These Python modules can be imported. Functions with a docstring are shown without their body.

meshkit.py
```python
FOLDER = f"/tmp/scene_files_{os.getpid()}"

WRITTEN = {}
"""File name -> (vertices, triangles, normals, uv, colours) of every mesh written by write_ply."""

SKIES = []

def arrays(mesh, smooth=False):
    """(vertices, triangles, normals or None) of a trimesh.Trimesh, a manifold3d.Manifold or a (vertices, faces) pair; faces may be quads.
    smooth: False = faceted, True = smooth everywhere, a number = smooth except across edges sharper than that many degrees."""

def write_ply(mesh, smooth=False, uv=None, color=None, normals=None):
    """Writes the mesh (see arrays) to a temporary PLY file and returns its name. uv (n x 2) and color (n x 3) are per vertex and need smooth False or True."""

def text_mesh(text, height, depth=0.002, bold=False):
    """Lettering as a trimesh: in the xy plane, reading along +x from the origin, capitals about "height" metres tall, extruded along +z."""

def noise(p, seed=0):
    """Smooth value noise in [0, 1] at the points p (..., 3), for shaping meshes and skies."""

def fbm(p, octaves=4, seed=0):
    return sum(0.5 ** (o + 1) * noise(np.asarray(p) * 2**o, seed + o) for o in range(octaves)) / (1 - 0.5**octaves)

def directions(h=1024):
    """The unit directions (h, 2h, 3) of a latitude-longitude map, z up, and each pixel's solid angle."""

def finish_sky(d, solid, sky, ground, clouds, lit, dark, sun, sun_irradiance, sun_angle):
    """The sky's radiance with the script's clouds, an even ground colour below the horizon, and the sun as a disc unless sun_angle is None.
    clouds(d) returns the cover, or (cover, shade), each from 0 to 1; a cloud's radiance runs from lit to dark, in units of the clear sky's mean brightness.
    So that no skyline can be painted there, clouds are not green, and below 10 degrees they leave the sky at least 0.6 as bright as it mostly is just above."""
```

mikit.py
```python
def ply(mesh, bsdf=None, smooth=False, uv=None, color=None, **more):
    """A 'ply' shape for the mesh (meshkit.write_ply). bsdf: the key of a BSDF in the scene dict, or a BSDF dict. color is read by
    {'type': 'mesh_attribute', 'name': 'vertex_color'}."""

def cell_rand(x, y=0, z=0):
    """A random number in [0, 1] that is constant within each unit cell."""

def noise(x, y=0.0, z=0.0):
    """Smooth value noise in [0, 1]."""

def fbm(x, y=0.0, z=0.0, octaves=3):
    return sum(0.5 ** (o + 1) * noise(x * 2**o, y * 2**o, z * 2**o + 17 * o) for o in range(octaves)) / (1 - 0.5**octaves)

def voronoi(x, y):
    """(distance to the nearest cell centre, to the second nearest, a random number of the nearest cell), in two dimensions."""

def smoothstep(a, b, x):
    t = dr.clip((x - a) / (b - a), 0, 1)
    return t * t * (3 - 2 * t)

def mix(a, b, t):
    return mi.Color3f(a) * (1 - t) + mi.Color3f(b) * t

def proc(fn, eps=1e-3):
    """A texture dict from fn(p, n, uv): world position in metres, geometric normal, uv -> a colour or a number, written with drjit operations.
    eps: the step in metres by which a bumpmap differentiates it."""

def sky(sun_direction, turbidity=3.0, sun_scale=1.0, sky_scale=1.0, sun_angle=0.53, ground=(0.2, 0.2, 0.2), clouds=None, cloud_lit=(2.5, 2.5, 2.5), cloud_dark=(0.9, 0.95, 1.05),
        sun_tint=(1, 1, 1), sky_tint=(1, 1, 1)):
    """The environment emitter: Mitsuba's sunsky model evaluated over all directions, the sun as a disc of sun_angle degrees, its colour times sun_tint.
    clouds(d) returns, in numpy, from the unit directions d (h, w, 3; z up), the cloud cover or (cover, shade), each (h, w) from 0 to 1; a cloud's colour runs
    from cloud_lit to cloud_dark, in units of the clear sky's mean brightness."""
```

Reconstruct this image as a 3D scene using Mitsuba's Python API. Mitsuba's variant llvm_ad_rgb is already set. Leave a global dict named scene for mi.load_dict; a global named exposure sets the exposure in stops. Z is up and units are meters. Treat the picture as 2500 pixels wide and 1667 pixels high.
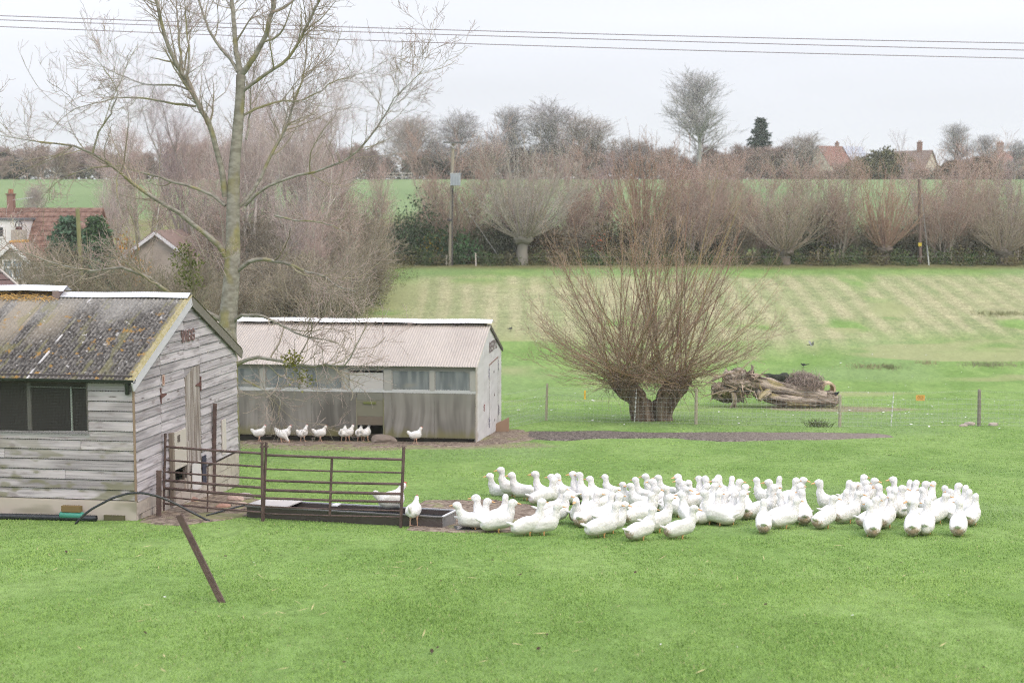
import math, random
import numpy as np, trimesh, manifold3d
import mitsuba as mi, drjit as dr, mikit, meshkit
from scipy.interpolate import PchipInterpolator
from shapely.geometry import Polygon, box as sbox
T = mi.ScalarTransform4f
PI = math.pi
random.seed(7)
RNG = np.random.default_rng(7)

# ------------------------------------------------------------------ camera, sky, exposure
EYE = 5.4                                  # eye height over the grass where the flock stands
FOC = 3401.0                               # focal length in pixels of the 2500 x 1667 photograph
PITCH = math.atan(318.5 / FOC)
scene, labels = {"type": "scene"}, {}
FWD = np.array([0, math.cos(PITCH), -math.sin(PITCH)])
UPC = np.array([0, math.sin(PITCH), math.cos(PITCH)])
scene["camera"] = {"type": "thinlens", "fov": 2 * math.degrees(math.atan(1250 / FOC)), "fov_axis": "x", "near_clip": 0.1, "far_clip": 6000.0,
                   "aperture_radius": 0.018, "focus_distance": 29.0,
                   "to_world": T().look_at(origin=[0, 0, EYE], target=[0, float(FWD[1]) * 10, EYE + float(FWD[2]) * 10], up=[0, 0, 1])}


def clouds(d):
    el = np.clip(d[..., 2], 0, 1)
    p = np.stack([d[..., 0] * 3, d[..., 1] * 3, d[..., 2] * 22], -1)
    n = meshkit.fbm(p + 3.1, 4, seed=5)
    shade = 1 - np.clip(el * 0.95, 0, 1) + (n - 0.55) * 0.16
    return np.ones_like(el), np.clip(shade, 0, 1)


scene["sky"] = mikit.sky([0.45, -0.55, 0.75], turbidity=3, sun_scale=0.12, sun_angle=24, ground=(0.12, 0.16, 0.07), clouds=clouds,
                         cloud_lit=(2.50, 2.56, 2.86), cloud_dark=(1.015, 1.05, 1.125))
exposure = 3.18

# ------------------------------------------------------------------ scene helpers


def unique(k):
    if k not in scene:
        return k
    i = 1
    while f"{k}_{i:03d}" in scene:
        i += 1
    return f"{k}_{i:03d}"


TAKEN = set()


def thing(name, label, cat, group=None, kind=None):
    """The key that the parts of a thing start with."""
    k, i = name, 0
    while k in TAKEN:
        i += 1
        k = f"{name}_{i:03d}"
    TAKEN.add(k)
    labels[k] = {"label": label, "category": cat}
    if group:
        labels[k]["group"] = group
    if kind:
        labels[k]["kind"] = kind
    return k


def struct(name):
    labels[name] = {"kind": "structure"}
    TAKEN.add(name)
    return name


def put(key, mesh, bsdf="vc", smooth=False, color=None, uv=None, M=None):
    v, f = np.asarray(mesh[0], float), np.asarray(mesh[1], int)
    if f.shape[1] == 4:
        f = np.vstack([f[:, [0, 1, 2]], f[:, [0, 2, 3]]])
    if color is not None:
        color = np.broadcast_to(np.asarray(color, float), (len(v), 3))
    k = unique(key)
    more = {} if M is None else {"to_world": M}
    scene[k] = mikit.ply((v, f), bsdf, smooth, uv=uv, color=color, **more)
    return k


class MB:
    """Collects pieces of ONE part: vertices, triangles, colours."""

    def __init__(self):
        self.v, self.f, self.c, self.n = [], [], [], 0

    def add(self, mesh, col=(0.5, 0.5, 0.5)):
        v, f = np.asarray(mesh[0], float), np.asarray(mesh[1], int)
        if f.shape[1] == 4:
            f = np.vstack([f[:, [0, 1, 2]], f[:, [0, 2, 3]]])
        self.v.append(v)
        self.f.append(f + self.n)
        self.c.append(np.broadcast_to(np.asarray(col, float), (len(v), 3)))
        self.n += len(v)
        return self

    def mesh(self):
        return np.vstack(self.v), np.vstack(self.f)

    def put(self, key, bsdf="vc", smooth=False, M=None):
        return put(key, self.mesh(), bsdf, smooth, np.vstack(self.c) if bsdf in VC else None, M=M)


VC = ("vc", "vcgloss", "leaf_mat")
BOXF = np.array([[0, 1, 3, 2], [4, 6, 7, 5], [0, 4, 5, 1], [2, 3, 7, 6], [0, 2, 6, 4], [1, 5, 7, 3]])


def obox(c, ax, ay, az):
    """Box from centre and three half axes."""
    c, ax, ay, az = (np.asarray(a, float) for a in (c, ax, ay, az))
    v = np.array([c + i * ax + j * ay + k * az for i in (-1, 1) for j in (-1, 1) for k in (-1, 1)])
    if np.dot(np.cross(ax, ay), az) < 0:
        return v, BOXF[:, ::-1]
    return v, BOXF


def bar(p, q, w, h, up=(0, 0, 1)):
    p, q = np.asarray(p, float), np.asarray(q, float)
    t = q - p
    L = np.linalg.norm(t)
    t = t / L
    s = np.cross(t, up)
    if np.linalg.norm(s) < 1e-6:
        s = np.cross(t, (1, 0, 0))
    s /= np.linalg.norm(s)
    u = np.cross(s, t)
    return obox((p + q) / 2, t * L / 2, s * w / 2, u * h / 2)


def tubes(P, R, sides=4):
    """Many polylines (n, k, 3) with radii (n, k) as open thin tubes."""
    P, R = np.asarray(P, float), np.asarray(R, float)
    n, k = P.shape[:2]
    t = np.gradient(P, axis=1)
    t /= np.linalg.norm(t, axis=2, keepdims=True) + 1e-12
    ref = np.where(np.abs(t[:, :1, 2:]) < 0.8, [0, 0, 1.0], [1.0, 0, 0])
    a = np.cross(t, ref)
    a /= np.linalg.norm(a, axis=2, keepdims=True) + 1e-12
    b = np.cross(t, a)
    ang = np.arange(sides) * 2 * PI / sides
    v = P[:, :, None] + R[:, :, None, None] * (np.cos(ang)[:, None] * a[:, :, None] + np.sin(ang)[:, None] * b[:, :, None])
    i, j = np.meshgrid(np.arange(k - 1), np.arange(sides), indexing="ij")
    q = np.stack([i * sides + j, (i + 1) * sides + j, (i + 1) * sides + (j + 1) % sides, i * sides + (j + 1) % sides], -1).reshape(-1, 4)
    q = np.vstack([q[:, [0, 1, 2]], q[:, [0, 2, 3]]])
    f = (q[None] + (np.arange(n) * k * sides)[:, None, None]).reshape(-1, 3)
    return v.reshape(-1, 3), f


def tube1(pts, r, sides=8, cap=True):
    P = np.asarray(pts, float)
    R = np.broadcast_to(np.asarray(r, float), (len(P),))
    v, f = tubes(P[None], R[None], sides)
    if cap:
        m = len(v)
        v = np.vstack([v, P[0], P[-1]])
        s = np.arange(sides)
        n = (len(P) - 1) * sides
        f = np.vstack([f, np.stack([s, (s + 1) % sides, s * 0 + m], 1), np.stack([n + (s + 1) % sides, n + s, s * 0 + m + 1], 1)])
    return v, f


def smoothline(pts, n):
    """A denser polyline through the points (Catmull-Rom by pchip on the arc length)."""
    p = np.asarray(pts, float)
    s = np.r_[0, np.cumsum(np.linalg.norm(np.diff(p, axis=0), axis=1))]
    return PchipInterpolator(s, p, axis=0)(np.linspace(0, s[-1], n))


# ------------------------------------------------------------------ terrain
DEPTH = PchipInterpolator([-80, 0, 12, 24, 39.5, 50, 57, 65, 72, 80, 90, 102, 108, 120, 160, 200, 235, 262, 400, 1600, 4000],
                          [2.9, 3.37, 4.35, 5.326, 6.59, 7.445, 7.98, 8.22, 7.85, 6.95, 5.5, 4.02, 3.72, 3.4, .6, -2.8, -5.25, -5.6, -5.0, -3.0, 5])


def ground(x, y):
    x, y = np.asarray(x, float), np.asarray(y, float)
    z = EYE - DEPTH(y)
    p = np.stack(np.broadcast_arrays(x * 0.22, y * 0.22, 0 * x + 0 * y + 1.5), -1)
    p2 = np.stack(np.broadcast_arrays(x * 1.1, y * 1.1, 0 * x + 0 * y + 4.5), -1)
    w = np.clip((y - 8) / 30, 0, 1)
    return z + (meshkit.noise(p, 3) - .5) * 0.10 * w + (meshkit.noise(p2, 9) - .5) * 0.035


def ray(px, py):
    d = FWD + (px - 1250) / FOC * np.array([1.0, 0, 0]) + (833.5 - py) / FOC * UPC
    return d / d[1]


def at(px, py, y):
    """The point seen at this place of the photograph, y metres ahead."""
    return np.array([0, 0, EYE]) + ray(px, py) * y


def on(px, py):
    """The ground point seen at this place of the photograph."""
    d = ray(px, py)
    ys = np.linspace(10, 240, 4000)
    g = EYE + d[2] * ys - ground(d[0] * ys, ys)
    i = int(np.argmax(g < 0))
    a, b = ys[i - 1], ys[i]
    for _ in range(30):
        m = (a + b) / 2
        if EYE + d[2] * m - float(ground(d[0] * m, m)) > 0:
            a = m
        else:
            b = m
    p = at(px, py, a)
    p[2] = float(ground(p[0], p[1]))
    return p


def gp(x, y, dz=0.0):
    return np.array([x, y, float(ground(x, y)) + dz])


# ------------------------------------------------------------------ materials
N, FB, SS, MX = mikit.noise, mikit.fbm, mikit.smoothstep, mikit.mix


def diffuse(fn):
    return {"type": "twosided", "b": {"type": "diffuse", "reflectance": mikit.proc(fn) if callable(fn) else {"type": "rgb", "value": list(fn)}}}


def rough(fn, r=0.5, metallic=0.0, spec=0.5):
    return {"type": "twosided", "b": {"type": "principled", "base_color": mikit.proc(fn) if callable(fn) else {"type": "rgb", "value": list(fn)}, "roughness": r, "metallic": metallic, "specular": spec}}


def band(v, a, b, s):
    return SS(a - s, a + s, v) * (1 - SS(b - s, b + s, v))


def ground_col(p, n, uv):
    x, y = p.x, p.y
    big, mid, fine = FB(x * .16, y * .16, 1.0, 2), FB(x * .9, y * .55, 2.0, 3), FB(x * 9, y * 6, 3.0, 2)
    c = MX((.154, .247, .074), (.202, .30, .10), SS(.25, .75, mid))
    c = MX(c, (.185, .265, .115), SS(.45, .75, big) * .6)
    c = c * (0.78 + 0.44 * fine)
    # grazed pasture with dry patches further down the slope
    far = SS(50, 66, y)
    dry = SS(.55, .68, FB(x * .13, y * .34, 5.0, 3) + .10 * SS(66, 82, y)) * far * (1 - SS(93, 97, y))
    c = MX(c, MX((.29, .29, .16), (.36, .34, .20), fine), dry * .65)
    # cut field: rows of dry grass
    wob = (N(x * .08, y * .08, 7.0) - .5) * 3.0
    hay = SS(73, 82, y + wob * 1.6) * (1 - SS(96.0, 99.0, y + wob * .5)) * SS(-8.0, -4.5, x + wob * .3)
    ph = x * (2 * PI / 1.55) + (y - 88) * (y - 88) * .014 + wob * 1.2 - SS(0, 12, x) * (y - 84) * .12
    stripe = SS(-1.2, 1.2, dr.sin(ph) * (.30 + .75 * N(x * .22, y * .2, 4.0)) + (FB(x * 2.6, y * .24, 2.5, 3) - .5) * 2.4 + (FB(x * 1.3, y * 1.2, 6.5, 2) - .5) * 1.2)
    hc = MX((.238, .265, .138), (.36, .338, .212), stripe) * (0.66 + 0.68 * fine) * (.85 + .3 * FB(x * .9, y * 3.2, 3.0, 2))
    c = MX(c, hc, hay * SS(.20, .46, FB(x * .3, y * .22, 8.0, 3)) * .85)
    # rough verge, hedge bottom, leaf litter under the trees
    verge = SS(99.0, 102, y) * (1 - SS(117, 121, y))
    c = MX(c, MX((.10, .10, .045), (.20, .16, .09), fine), verge * .85)
    litter = SS(7.6, 10.5, -x + (big - .5) * 2) * SS(57, 66, y) * (1 - SS(150, 165, y))
    c = MX(c, MX((.13, .15, .06), (.24, .19, .13), FB(x * 1.5, y * 1.5, 1.0, 2)), litter * .85)
    hill = SS(119, 128, y)
    c = MX(c, MX((.165, .235, .115), (.19, .26, .13), SS(.3, .7, FB(x * .05, y * .1, 2.0, 2))) * (.86 + .28 * fine), hill * (1 - litter))
    # trodden earth
    e = SS(.36, .62, 1.25 - dr.sqrt(dr.square((x + 5.4) / 7.4) + dr.square((y - 39.0) / 2.5)) + (mid - .5) * .5)
    e = dr.maximum(e, SS(.35, .7, 1.2 - dr.sqrt(dr.square((x - 12.6) / 4.2) + dr.square((y - 55.2) / 2.2)) + (mid - .5) * .7))
    c = MX(c, MX((.19, .145, .115), (.31, .25, .195), fine), e * .8)
    return c


def mud_col(p, n, uv):
    a, b = FB(p.x * 2.2, p.y * 2.2, 1.0, 3), FB(p.x * 16, p.y * 16, 2.0, 2)
    c = MX((.135, .105, .085), (.30, .245, .20), SS(.2, .8, b))
    return MX(c, (.20, .21, .10), SS(.58, .72, a) * .7) * (.8 + .4 * a)


def gravel_col(p, n, uv):
    b = FB(p.x * 26, p.y * 20, 2.0, 2)
    c = MX((.062, .052, .046), (.23, .20, .178), SS(.25, .8, b))
    return MX(c, (.29, .25, .215), SS(0, 9, p.x - 3) * .5)


def wood_col(p, n, uv):
    r = mikit.cell_rand(dr.floor(uv.x / 40.0), 3, 5)
    g = FB(uv.x * 1.6, uv.y * 60.0, r * 50, 3)
    g2 = FB(uv.x * 5.0, uv.y * 22.0, r * 90, 2)
    c = MX((.35, .325, .335), (.57, .54, .55), SS(.22, .78, g)) * (.74 + .40 * r)
    c = MX(c, (.25, .215, .21), SS(.60, .80, g2) * .65)
    # peeling whitewash and damp green
    white = SS(.50, .66, FB(uv.x * .9, uv.y * 5, r * 30 + 7, 3))
    c = MX(c, (.64, .605, .62), white * .6)
    k = mikit.voronoi(uv.x * .55, uv.y * 3.1)[0]
    c = MX(c, (.10, .08, .075), (1 - SS(.02, .055, k)) * .8)
    gal = SS(.45, .64, .45 * FB(p.x * 1.2, p.z * 2.8, 4.0, 2) + .55 * FB(p.x * 5.0, p.z * 13.0, 6.0, 2)) * (1 - SS(.9, 1.9, p.z - uv.y * 0 + 0.0)) * SS(.4, .8, dr.abs(n.y))
    return MX(c, (.22, .215, .125), gal * .75) * mi.Color3f(.90, .885, .925)


def dark_wood_col(p, n, uv):
    g = FB(p.x * 22, p.y * 22, p.z * 1.4, 3)
    return MX((.21, .17, .155), (.44, .40, .39), SS(.25, .8, g))


def roof_col(p, n, uv):
    # weathered asbestos cement: uv.x metres along the eave, uv.y metres down from the ridge
    u, s = uv.x, uv.y
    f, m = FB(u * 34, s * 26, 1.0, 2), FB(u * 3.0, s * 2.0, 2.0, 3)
    valley_shade = .5 + .5 * dr.cos(2 * PI * (u + .10) / .0762 + .5 * PI)  # corrugation shading painted into the colour, darkest in the valleys
    c = MX((.078, .073, .070), (.205, .195, .185), SS(.25, .78, f)) * (.75 + .5 * m) * (1.12 - .45 * valley_shade)
    clean = 1 - SS(.15, 1.15, s + (N(u * 2.5, 1.0) - .5) * .9)
    c = MX(c, MX((.23, .22, .205), (.40, .39, .37), f), clean * .8)
    tan = SS(1.8, 3.0, u + s * .5) * (1 - SS(.8, 2.0, s - (u - 2) * .45)) * SS(.35, .6, N(u * 6.5, s * .4, 3.0))
    c = MX(c, (.37, .325, .26), tan * .7)
    yel = SS(.58, .72, FB(u * 13, s * 2.0, 5.0, 3)) * .5
    c = MX(c, (.25, .24, .11), yel * .8)
    ora = SS(.70, .755, FB(u * 7, s * 7, 9.0, 3)) * SS(.40, .55, FB(u * 30, s * 30, 4.0, 2)) * SS(.4, 1.0, s)
    c = MX(c, (.36, .215, .07), ora * .8)
    wht = SS(.82, .87, FB(u * 15, s * 12, 12.0, 2))
    c = MX(c, (.55, .54, .53), wht * .7)
    streak = 1 - SS(.012, .04, dr.abs(u - 1.83 - (N(s * 3.0, 2.0) - .5) * .03))
    c = MX(c, (.66, .65, .65), streak * SS(.35, .6, N(s * 5.0, 7.0)) * .9)
    edge = 1 - SS(.0, .08, u + (f - .5) * .10)
    return MX(c, MX((.36, .31, .12), (.50, .46, .32), f), edge * .85) * .86


def tile_col(p, n, uv):
    f = FB(p.x * 3, p.y * 3, p.z * 5, 3)
    return MX((.15, .09, .075), (.27, .175, .145), SS(.2, .8, f))


def pink_roof_col(p, n, uv):
    m = FB(uv.x * 1.5, uv.y * .7, 1.0, 3)
    valley_shade = .5 + .5 * dr.cos(2 * PI * (uv.x + .06) / .0762 + .5 * PI)  # valley shading put into the colour to bring out the corrugation
    return MX((.42, .38, .35), (.52, .475, .435), m) * (.95 + .1 * N(uv.x * 30, uv.y * 8, 2.0)) * (1.1 - .28 * valley_shade)


def panel_col(p, n, uv):
    # flat sheet wall of the poultry house: rain streaks, damp foot
    st = FB(uv.x * 8.0 + N(uv.x * 1.3, uv.y * 1.1, 3.0) * 1.6, uv.y * .7, 1.0, 3)
    st2 = FB(uv.x * 1.6, uv.y * .25, 4.0, 2)
    c = MX((.14, .132, .125), (.33, .315, .30), SS(.2, .8, .5 * st + .5 * st2))
    c = c * (.80 + .4 * FB(uv.x * 1.1, uv.y * 2.2, 12.0, 3))
    c = c * (1 - .32 * SS(3.3, 3.7, uv.x) * SS(.25, .55, FB(uv.x * 2.3, uv.y * .3, 9.0, 2)))
    top = SS(.95, 1.22, uv.y + (st - .5) * .5)
    c = MX(c, (.22, .215, .20), top * .5)
    foot = 1 - SS(.12, .45, uv.y + (st - .5) * .35)
    return MX(c, MX((.19, .18, .08), (.12, .11, .085), 1 - SS(.05, .2, uv.y)), foot * .8)


def pane_col(p, n, uv):
    a = FB(p.x * 9, p.z * 1.2, p.y, 3)
    c = MX((.21, .235, .265), (.36, .385, .415), SS(.25, .75, a))  # bluish streaks painted in as reflections on the glass
    return MX(c, (.42, .40, .35), SS(.60, .75, FB(p.x * 1.7, p.z * 3.0, 8.0, 2)) * .5)


def pale_col(p, n, uv):
    st = FB(uv.x * 6.0, uv.y * .4, 1.0, 3)
    c = MX((.50, .49, .50), (.66, .65, .67), st)
    return MX(c, (.40, .35, .29), (1 - SS(.1, .5, uv.y + (st - .5) * .3)) * .7)


def concrete_col(p, n, uv):
    a, f = FB(p.x * 1.5, p.y * 1.5, p.z * 1.5, 3), FB(p.x * 14, p.y * 14, p.z * 14, 2)
    return MX((.36, .31, .275), (.52, .47, .43), a) * (.85 + .3 * f)


def render_col(p, n, uv):
    a = FB(p.x * .9, p.z * 1.6, p.y, 3)
    c = MX((.46, .40, .36), (.56, .50, .455), a)
    return MX(c, (.23, .22, .15), SS(-3.35, -2.9, p.x + p.x * 0 + (a - .5) * .6 + 0.0) * .0 + SS(.53, .66, FB(p.x * 1.1, p.z * 3, 9.0, 3)) * .6)


def rust_col(p, n, uv):
    a, f = FB(p.x * 9, p.y * 9, p.z * 9, 3), FB(p.x * 40, p.y * 40, p.z * 40, 2)
    return MX((.075, .048, .045), (.13, .085, .077), SS(.2, .8, a)) * (.8 + .4 * f)


def duck_col(p, n, uv):
    f = FB(p.x * 55, p.y * 55, p.z * 40, 2)
    c = MX((.67, .655, .64), (.80, .795, .79), SS(.2, .75, f)) * (.86 + .24 * FB(uv.x * 11, uv.y * 26, p.y * 9, 2))
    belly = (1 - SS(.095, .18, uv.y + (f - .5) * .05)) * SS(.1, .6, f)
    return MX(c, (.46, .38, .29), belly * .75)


def duck_dirty_col(p, n, uv):
    f = FB(p.x * 55, p.y * 55, p.z * 40, 2)
    c = MX((.67, .65, .63), (.80, .795, .79), SS(.2, .75, f)) * (.86 + .24 * FB(uv.x * 11, uv.y * 26, p.y * 9, 2))
    d = (1 - SS(.02, .085, dr.sqrt(dr.square((uv.x + .27) * .8) + dr.square((uv.y - .135) * .75)) + (f - .5) * .07))
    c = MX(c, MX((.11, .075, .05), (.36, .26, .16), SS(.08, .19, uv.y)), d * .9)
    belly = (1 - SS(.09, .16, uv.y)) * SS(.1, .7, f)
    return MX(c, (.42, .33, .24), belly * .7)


def bark_col(p, n, uv):
    # smooth grey bark, banded, with mustard and green lichen
    f = FB(p.x * 7, p.y * 7, p.z * 12, 3)
    c = MX((.215, .20, .17), (.345, .33, .29), SS(.25, .75, f))
    li = SS(.50, .68, FB(p.x * 2.6, p.y * 2.6, p.z * 1.5, 3))
    return MX(c, MX((.30, .26, .07), (.235, .225, .105), N(p.x * 9, p.y * 9, p.z * 9)), li * .62)


def willow_bark_col(p, n, uv):
    f = FB(p.x * 8, p.y * 8, p.z * 1.3, 3)
    return MX((.075, .052, .04), (.24, .185, .145), SS(.25, .78, f))


def log_col(p, n, uv):
    f = FB(uv.x * 1.4, uv.y * 16, 1.0, 4)
    c = MX((.065, .048, .04), (.42, .355, .295), SS(.32, .74, f))
    return MX(c, (.40, .34, .15), SS(.60, .74, FB(uv.x * .8, uv.y * 3, 5.0, 2)) * .5)


for k, b in {
    "ground_mat": diffuse(ground_col), "mud_mat": diffuse(mud_col), "gravel_mat": diffuse(gravel_col), "wood_mat": diffuse(wood_col),
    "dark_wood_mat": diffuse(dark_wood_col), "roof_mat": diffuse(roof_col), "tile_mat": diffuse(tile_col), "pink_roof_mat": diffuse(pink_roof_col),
    "panel_mat": diffuse(panel_col), "pale_mat": diffuse(pale_col), "concrete_mat": diffuse(concrete_col), "render_mat": diffuse(render_col),
    "rust_mat": rough(rust_col, .75), "duck_mat": diffuse(duck_col), "duck_dirty_mat": diffuse(duck_dirty_col), "bark_mat": diffuse(bark_col),
    "willow_bark_mat": diffuse(willow_bark_col), "log_mat": diffuse(log_col),
    "zinc_mat": rough((.66, .67, .72), .42, .25), "white_metal_mat": rough((.82, .82, .84), .4), "black_mat": rough((.022, .025, .03), .35),
    "water_mat": rough((.02, .025, .03), .06), "orange_mat": rough((.62, .36, .16), .5), "pink_mat": rough((.62, .40, .30), .6), "eye_mat": rough((.02, .02, .022), .2), "comb_mat": rough((.50, .14, .11), .6),
    "vc": {"type": "twosided", "b": {"type": "diffuse", "reflectance": {"type": "mesh_attribute", "name": "vertex_color"}}},
    "vcgloss": {"type": "twosided", "b": {"type": "principled", "base_color": {"type": "mesh_attribute", "name": "vertex_color"}, "roughness": .45}},
    "pane_mat": {"type": "blendbsdf", "weight": 0.62, "a": {"type": "thindielectric"}, "b": diffuse(pane_col)},
    "leaf_mat": {"type": "twosided", "b": {"type": "diffuse", "reflectance": {"type": "mesh_attribute", "name": "vertex_color"}}},
}.items():
    scene[k] = b

# ------------------------------------------------------------------ ground sheet
ys = np.unique(np.r_[np.linspace(-80, 8, 24), np.linspace(8, 60, 170), np.linspace(60, 125, 110), np.linspace(125, 300, 70), np.geomspace(300, 4000, 30)])
xs = np.unique(np.r_[-np.geomspace(45, 3500, 26)[::-1], np.linspace(-45, 45, 200), np.geomspace(45, 3500, 26)])
X, Y = np.meshgrid(xs, ys)
Z = ground(X, Y)
nx, ny = len(xs), len(ys)
i, j = np.meshgrid(np.arange(ny - 1), np.arange(nx - 1), indexing="ij")
q = np.stack([i * nx + j, i * nx + j + 1, (i + 1) * nx + j + 1, (i + 1) * nx + j], -1).reshape(-1, 4)
put(struct("meadow"), (np.stack([X, Y, Z], -1).reshape(-1, 3), q), "ground_mat", True)


def sheet(name, outline, dz, mat, seed, rag=.12, step=.14):
    """A ragged sheet of another ground lying on the meadow."""
    poly = Polygon(outline)
    x0, y0, x1, y1 = poly.bounds
    gx, gy = np.arange(x0 - .5, x1 + .5, step), np.arange(y0 - .5, y1 + .5, step)
    A, B = np.meshgrid(gx, gy)
    import shapely
    d = shapely.distance(shapely.points(A, B), poly.exterior)
    ins = shapely.contains_xy(poly, A, B)
    sd = np.where(ins, d, -d) + (meshkit.fbm(np.stack([A * 1.3, B * 1.3, A * 0 + seed], -1), 3) - .5) * rag * 5
    h = np.clip(sd * .5 + .012, -.05, dz)
    Zs = ground(A, B) + h
    nx = len(gx)
    keep = sd > -.25
    i, j = np.meshgrid(np.arange(len(gy) - 1), np.arange(nx - 1), indexing="ij")
    q = np.stack([i * nx + j, i * nx + j + 1, (i + 1) * nx + j + 1, (i + 1) * nx + j], -1).reshape(-1, 4)
    q = q[keep.ravel()[q].all(1)]
    used, inv = np.unique(q, return_inverse=True)
    put(struct(name), (np.stack([A, B, Zs], -1).reshape(-1, 3)[used], inv.reshape(-1, 4)), mat, True)


def outline(pts):
    return [tuple(on(*p)[:2]) for p in pts]


sheet("mud", outline([(585, 1068), (585, 1083), (800, 1090), (1000, 1092), (1180, 1088), (1300, 1075), (1310, 1056), (1225, 1045), (1100, 1040), (700, 1040)]), .03, "mud_mat", 1)
sheet("gravel_path", outline([(1290, 1054), (1290, 1071), (1380, 1077), (1450, 1071), (1560, 1069), (1650, 1070), (1760, 1078), (1900, 1074), (2020, 1073), (2185, 1067), (2140, 1059), (1900, 1057), (1600, 1058), (1450, 1053)]), .035, "gravel_mat", 2, .09, .10)
sheet("mud_001", outline([(980, 1255), (1010, 1292), (1150, 1300), (1290, 1300), (1330, 1270), (1310, 1232), (1180, 1222), (1050, 1224)]), .02, "mud_mat", 3, .08, .08)
sheet("mud_002", outline([(345, 1275), (430, 1283), (600, 1262), (680, 1245), (640, 1222), (560, 1205), (430, 1190), (380, 1200)]), .02, "mud_mat", 4, .08, .08)
sheet("puddle", outline([(1830, 1063), (1850, 1070), (1900, 1071), (1925, 1067), (1900, 1062)]), .032, "water_mat", 5, .02, .07)
sheet("puddle_001", outline([(1104, 1286), (1110, 1296), (1160, 1297), (1172, 1288), (1140, 1283)]), .028, "water_mat", 6, .01, .04)


# ------------------------------------------------------------------ walls of planks
class Frame:
    def __init__(self, o, a):
        self.o = np.asarray(o, float)
        self.U, self.V, self.Z = np.array([-math.cos(a), math.sin(a), 0]), np.array([math.sin(a), math.cos(a), 0]), np.array([0, 0, 1.0])

    def p(self, u, v, z):
        return self.o + np.multiply.outer(np.asarray(u, float), self.U) + np.multiply.outer(np.asarray(v, float), self.V) + np.multiply.outer(np.asarray(z, float), self.Z)

    def box(self, u0, u1, v0, v1, z0, z1):
        c = self.p((u0 + u1) / 2, (v0 + v1) / 2, (z0 + z1) / 2)
        return obox(c, self.U * (u1 - u0) / 2, self.V * (v1 - v0) / 2, self.Z * (z1 - z0) / 2)


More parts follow.
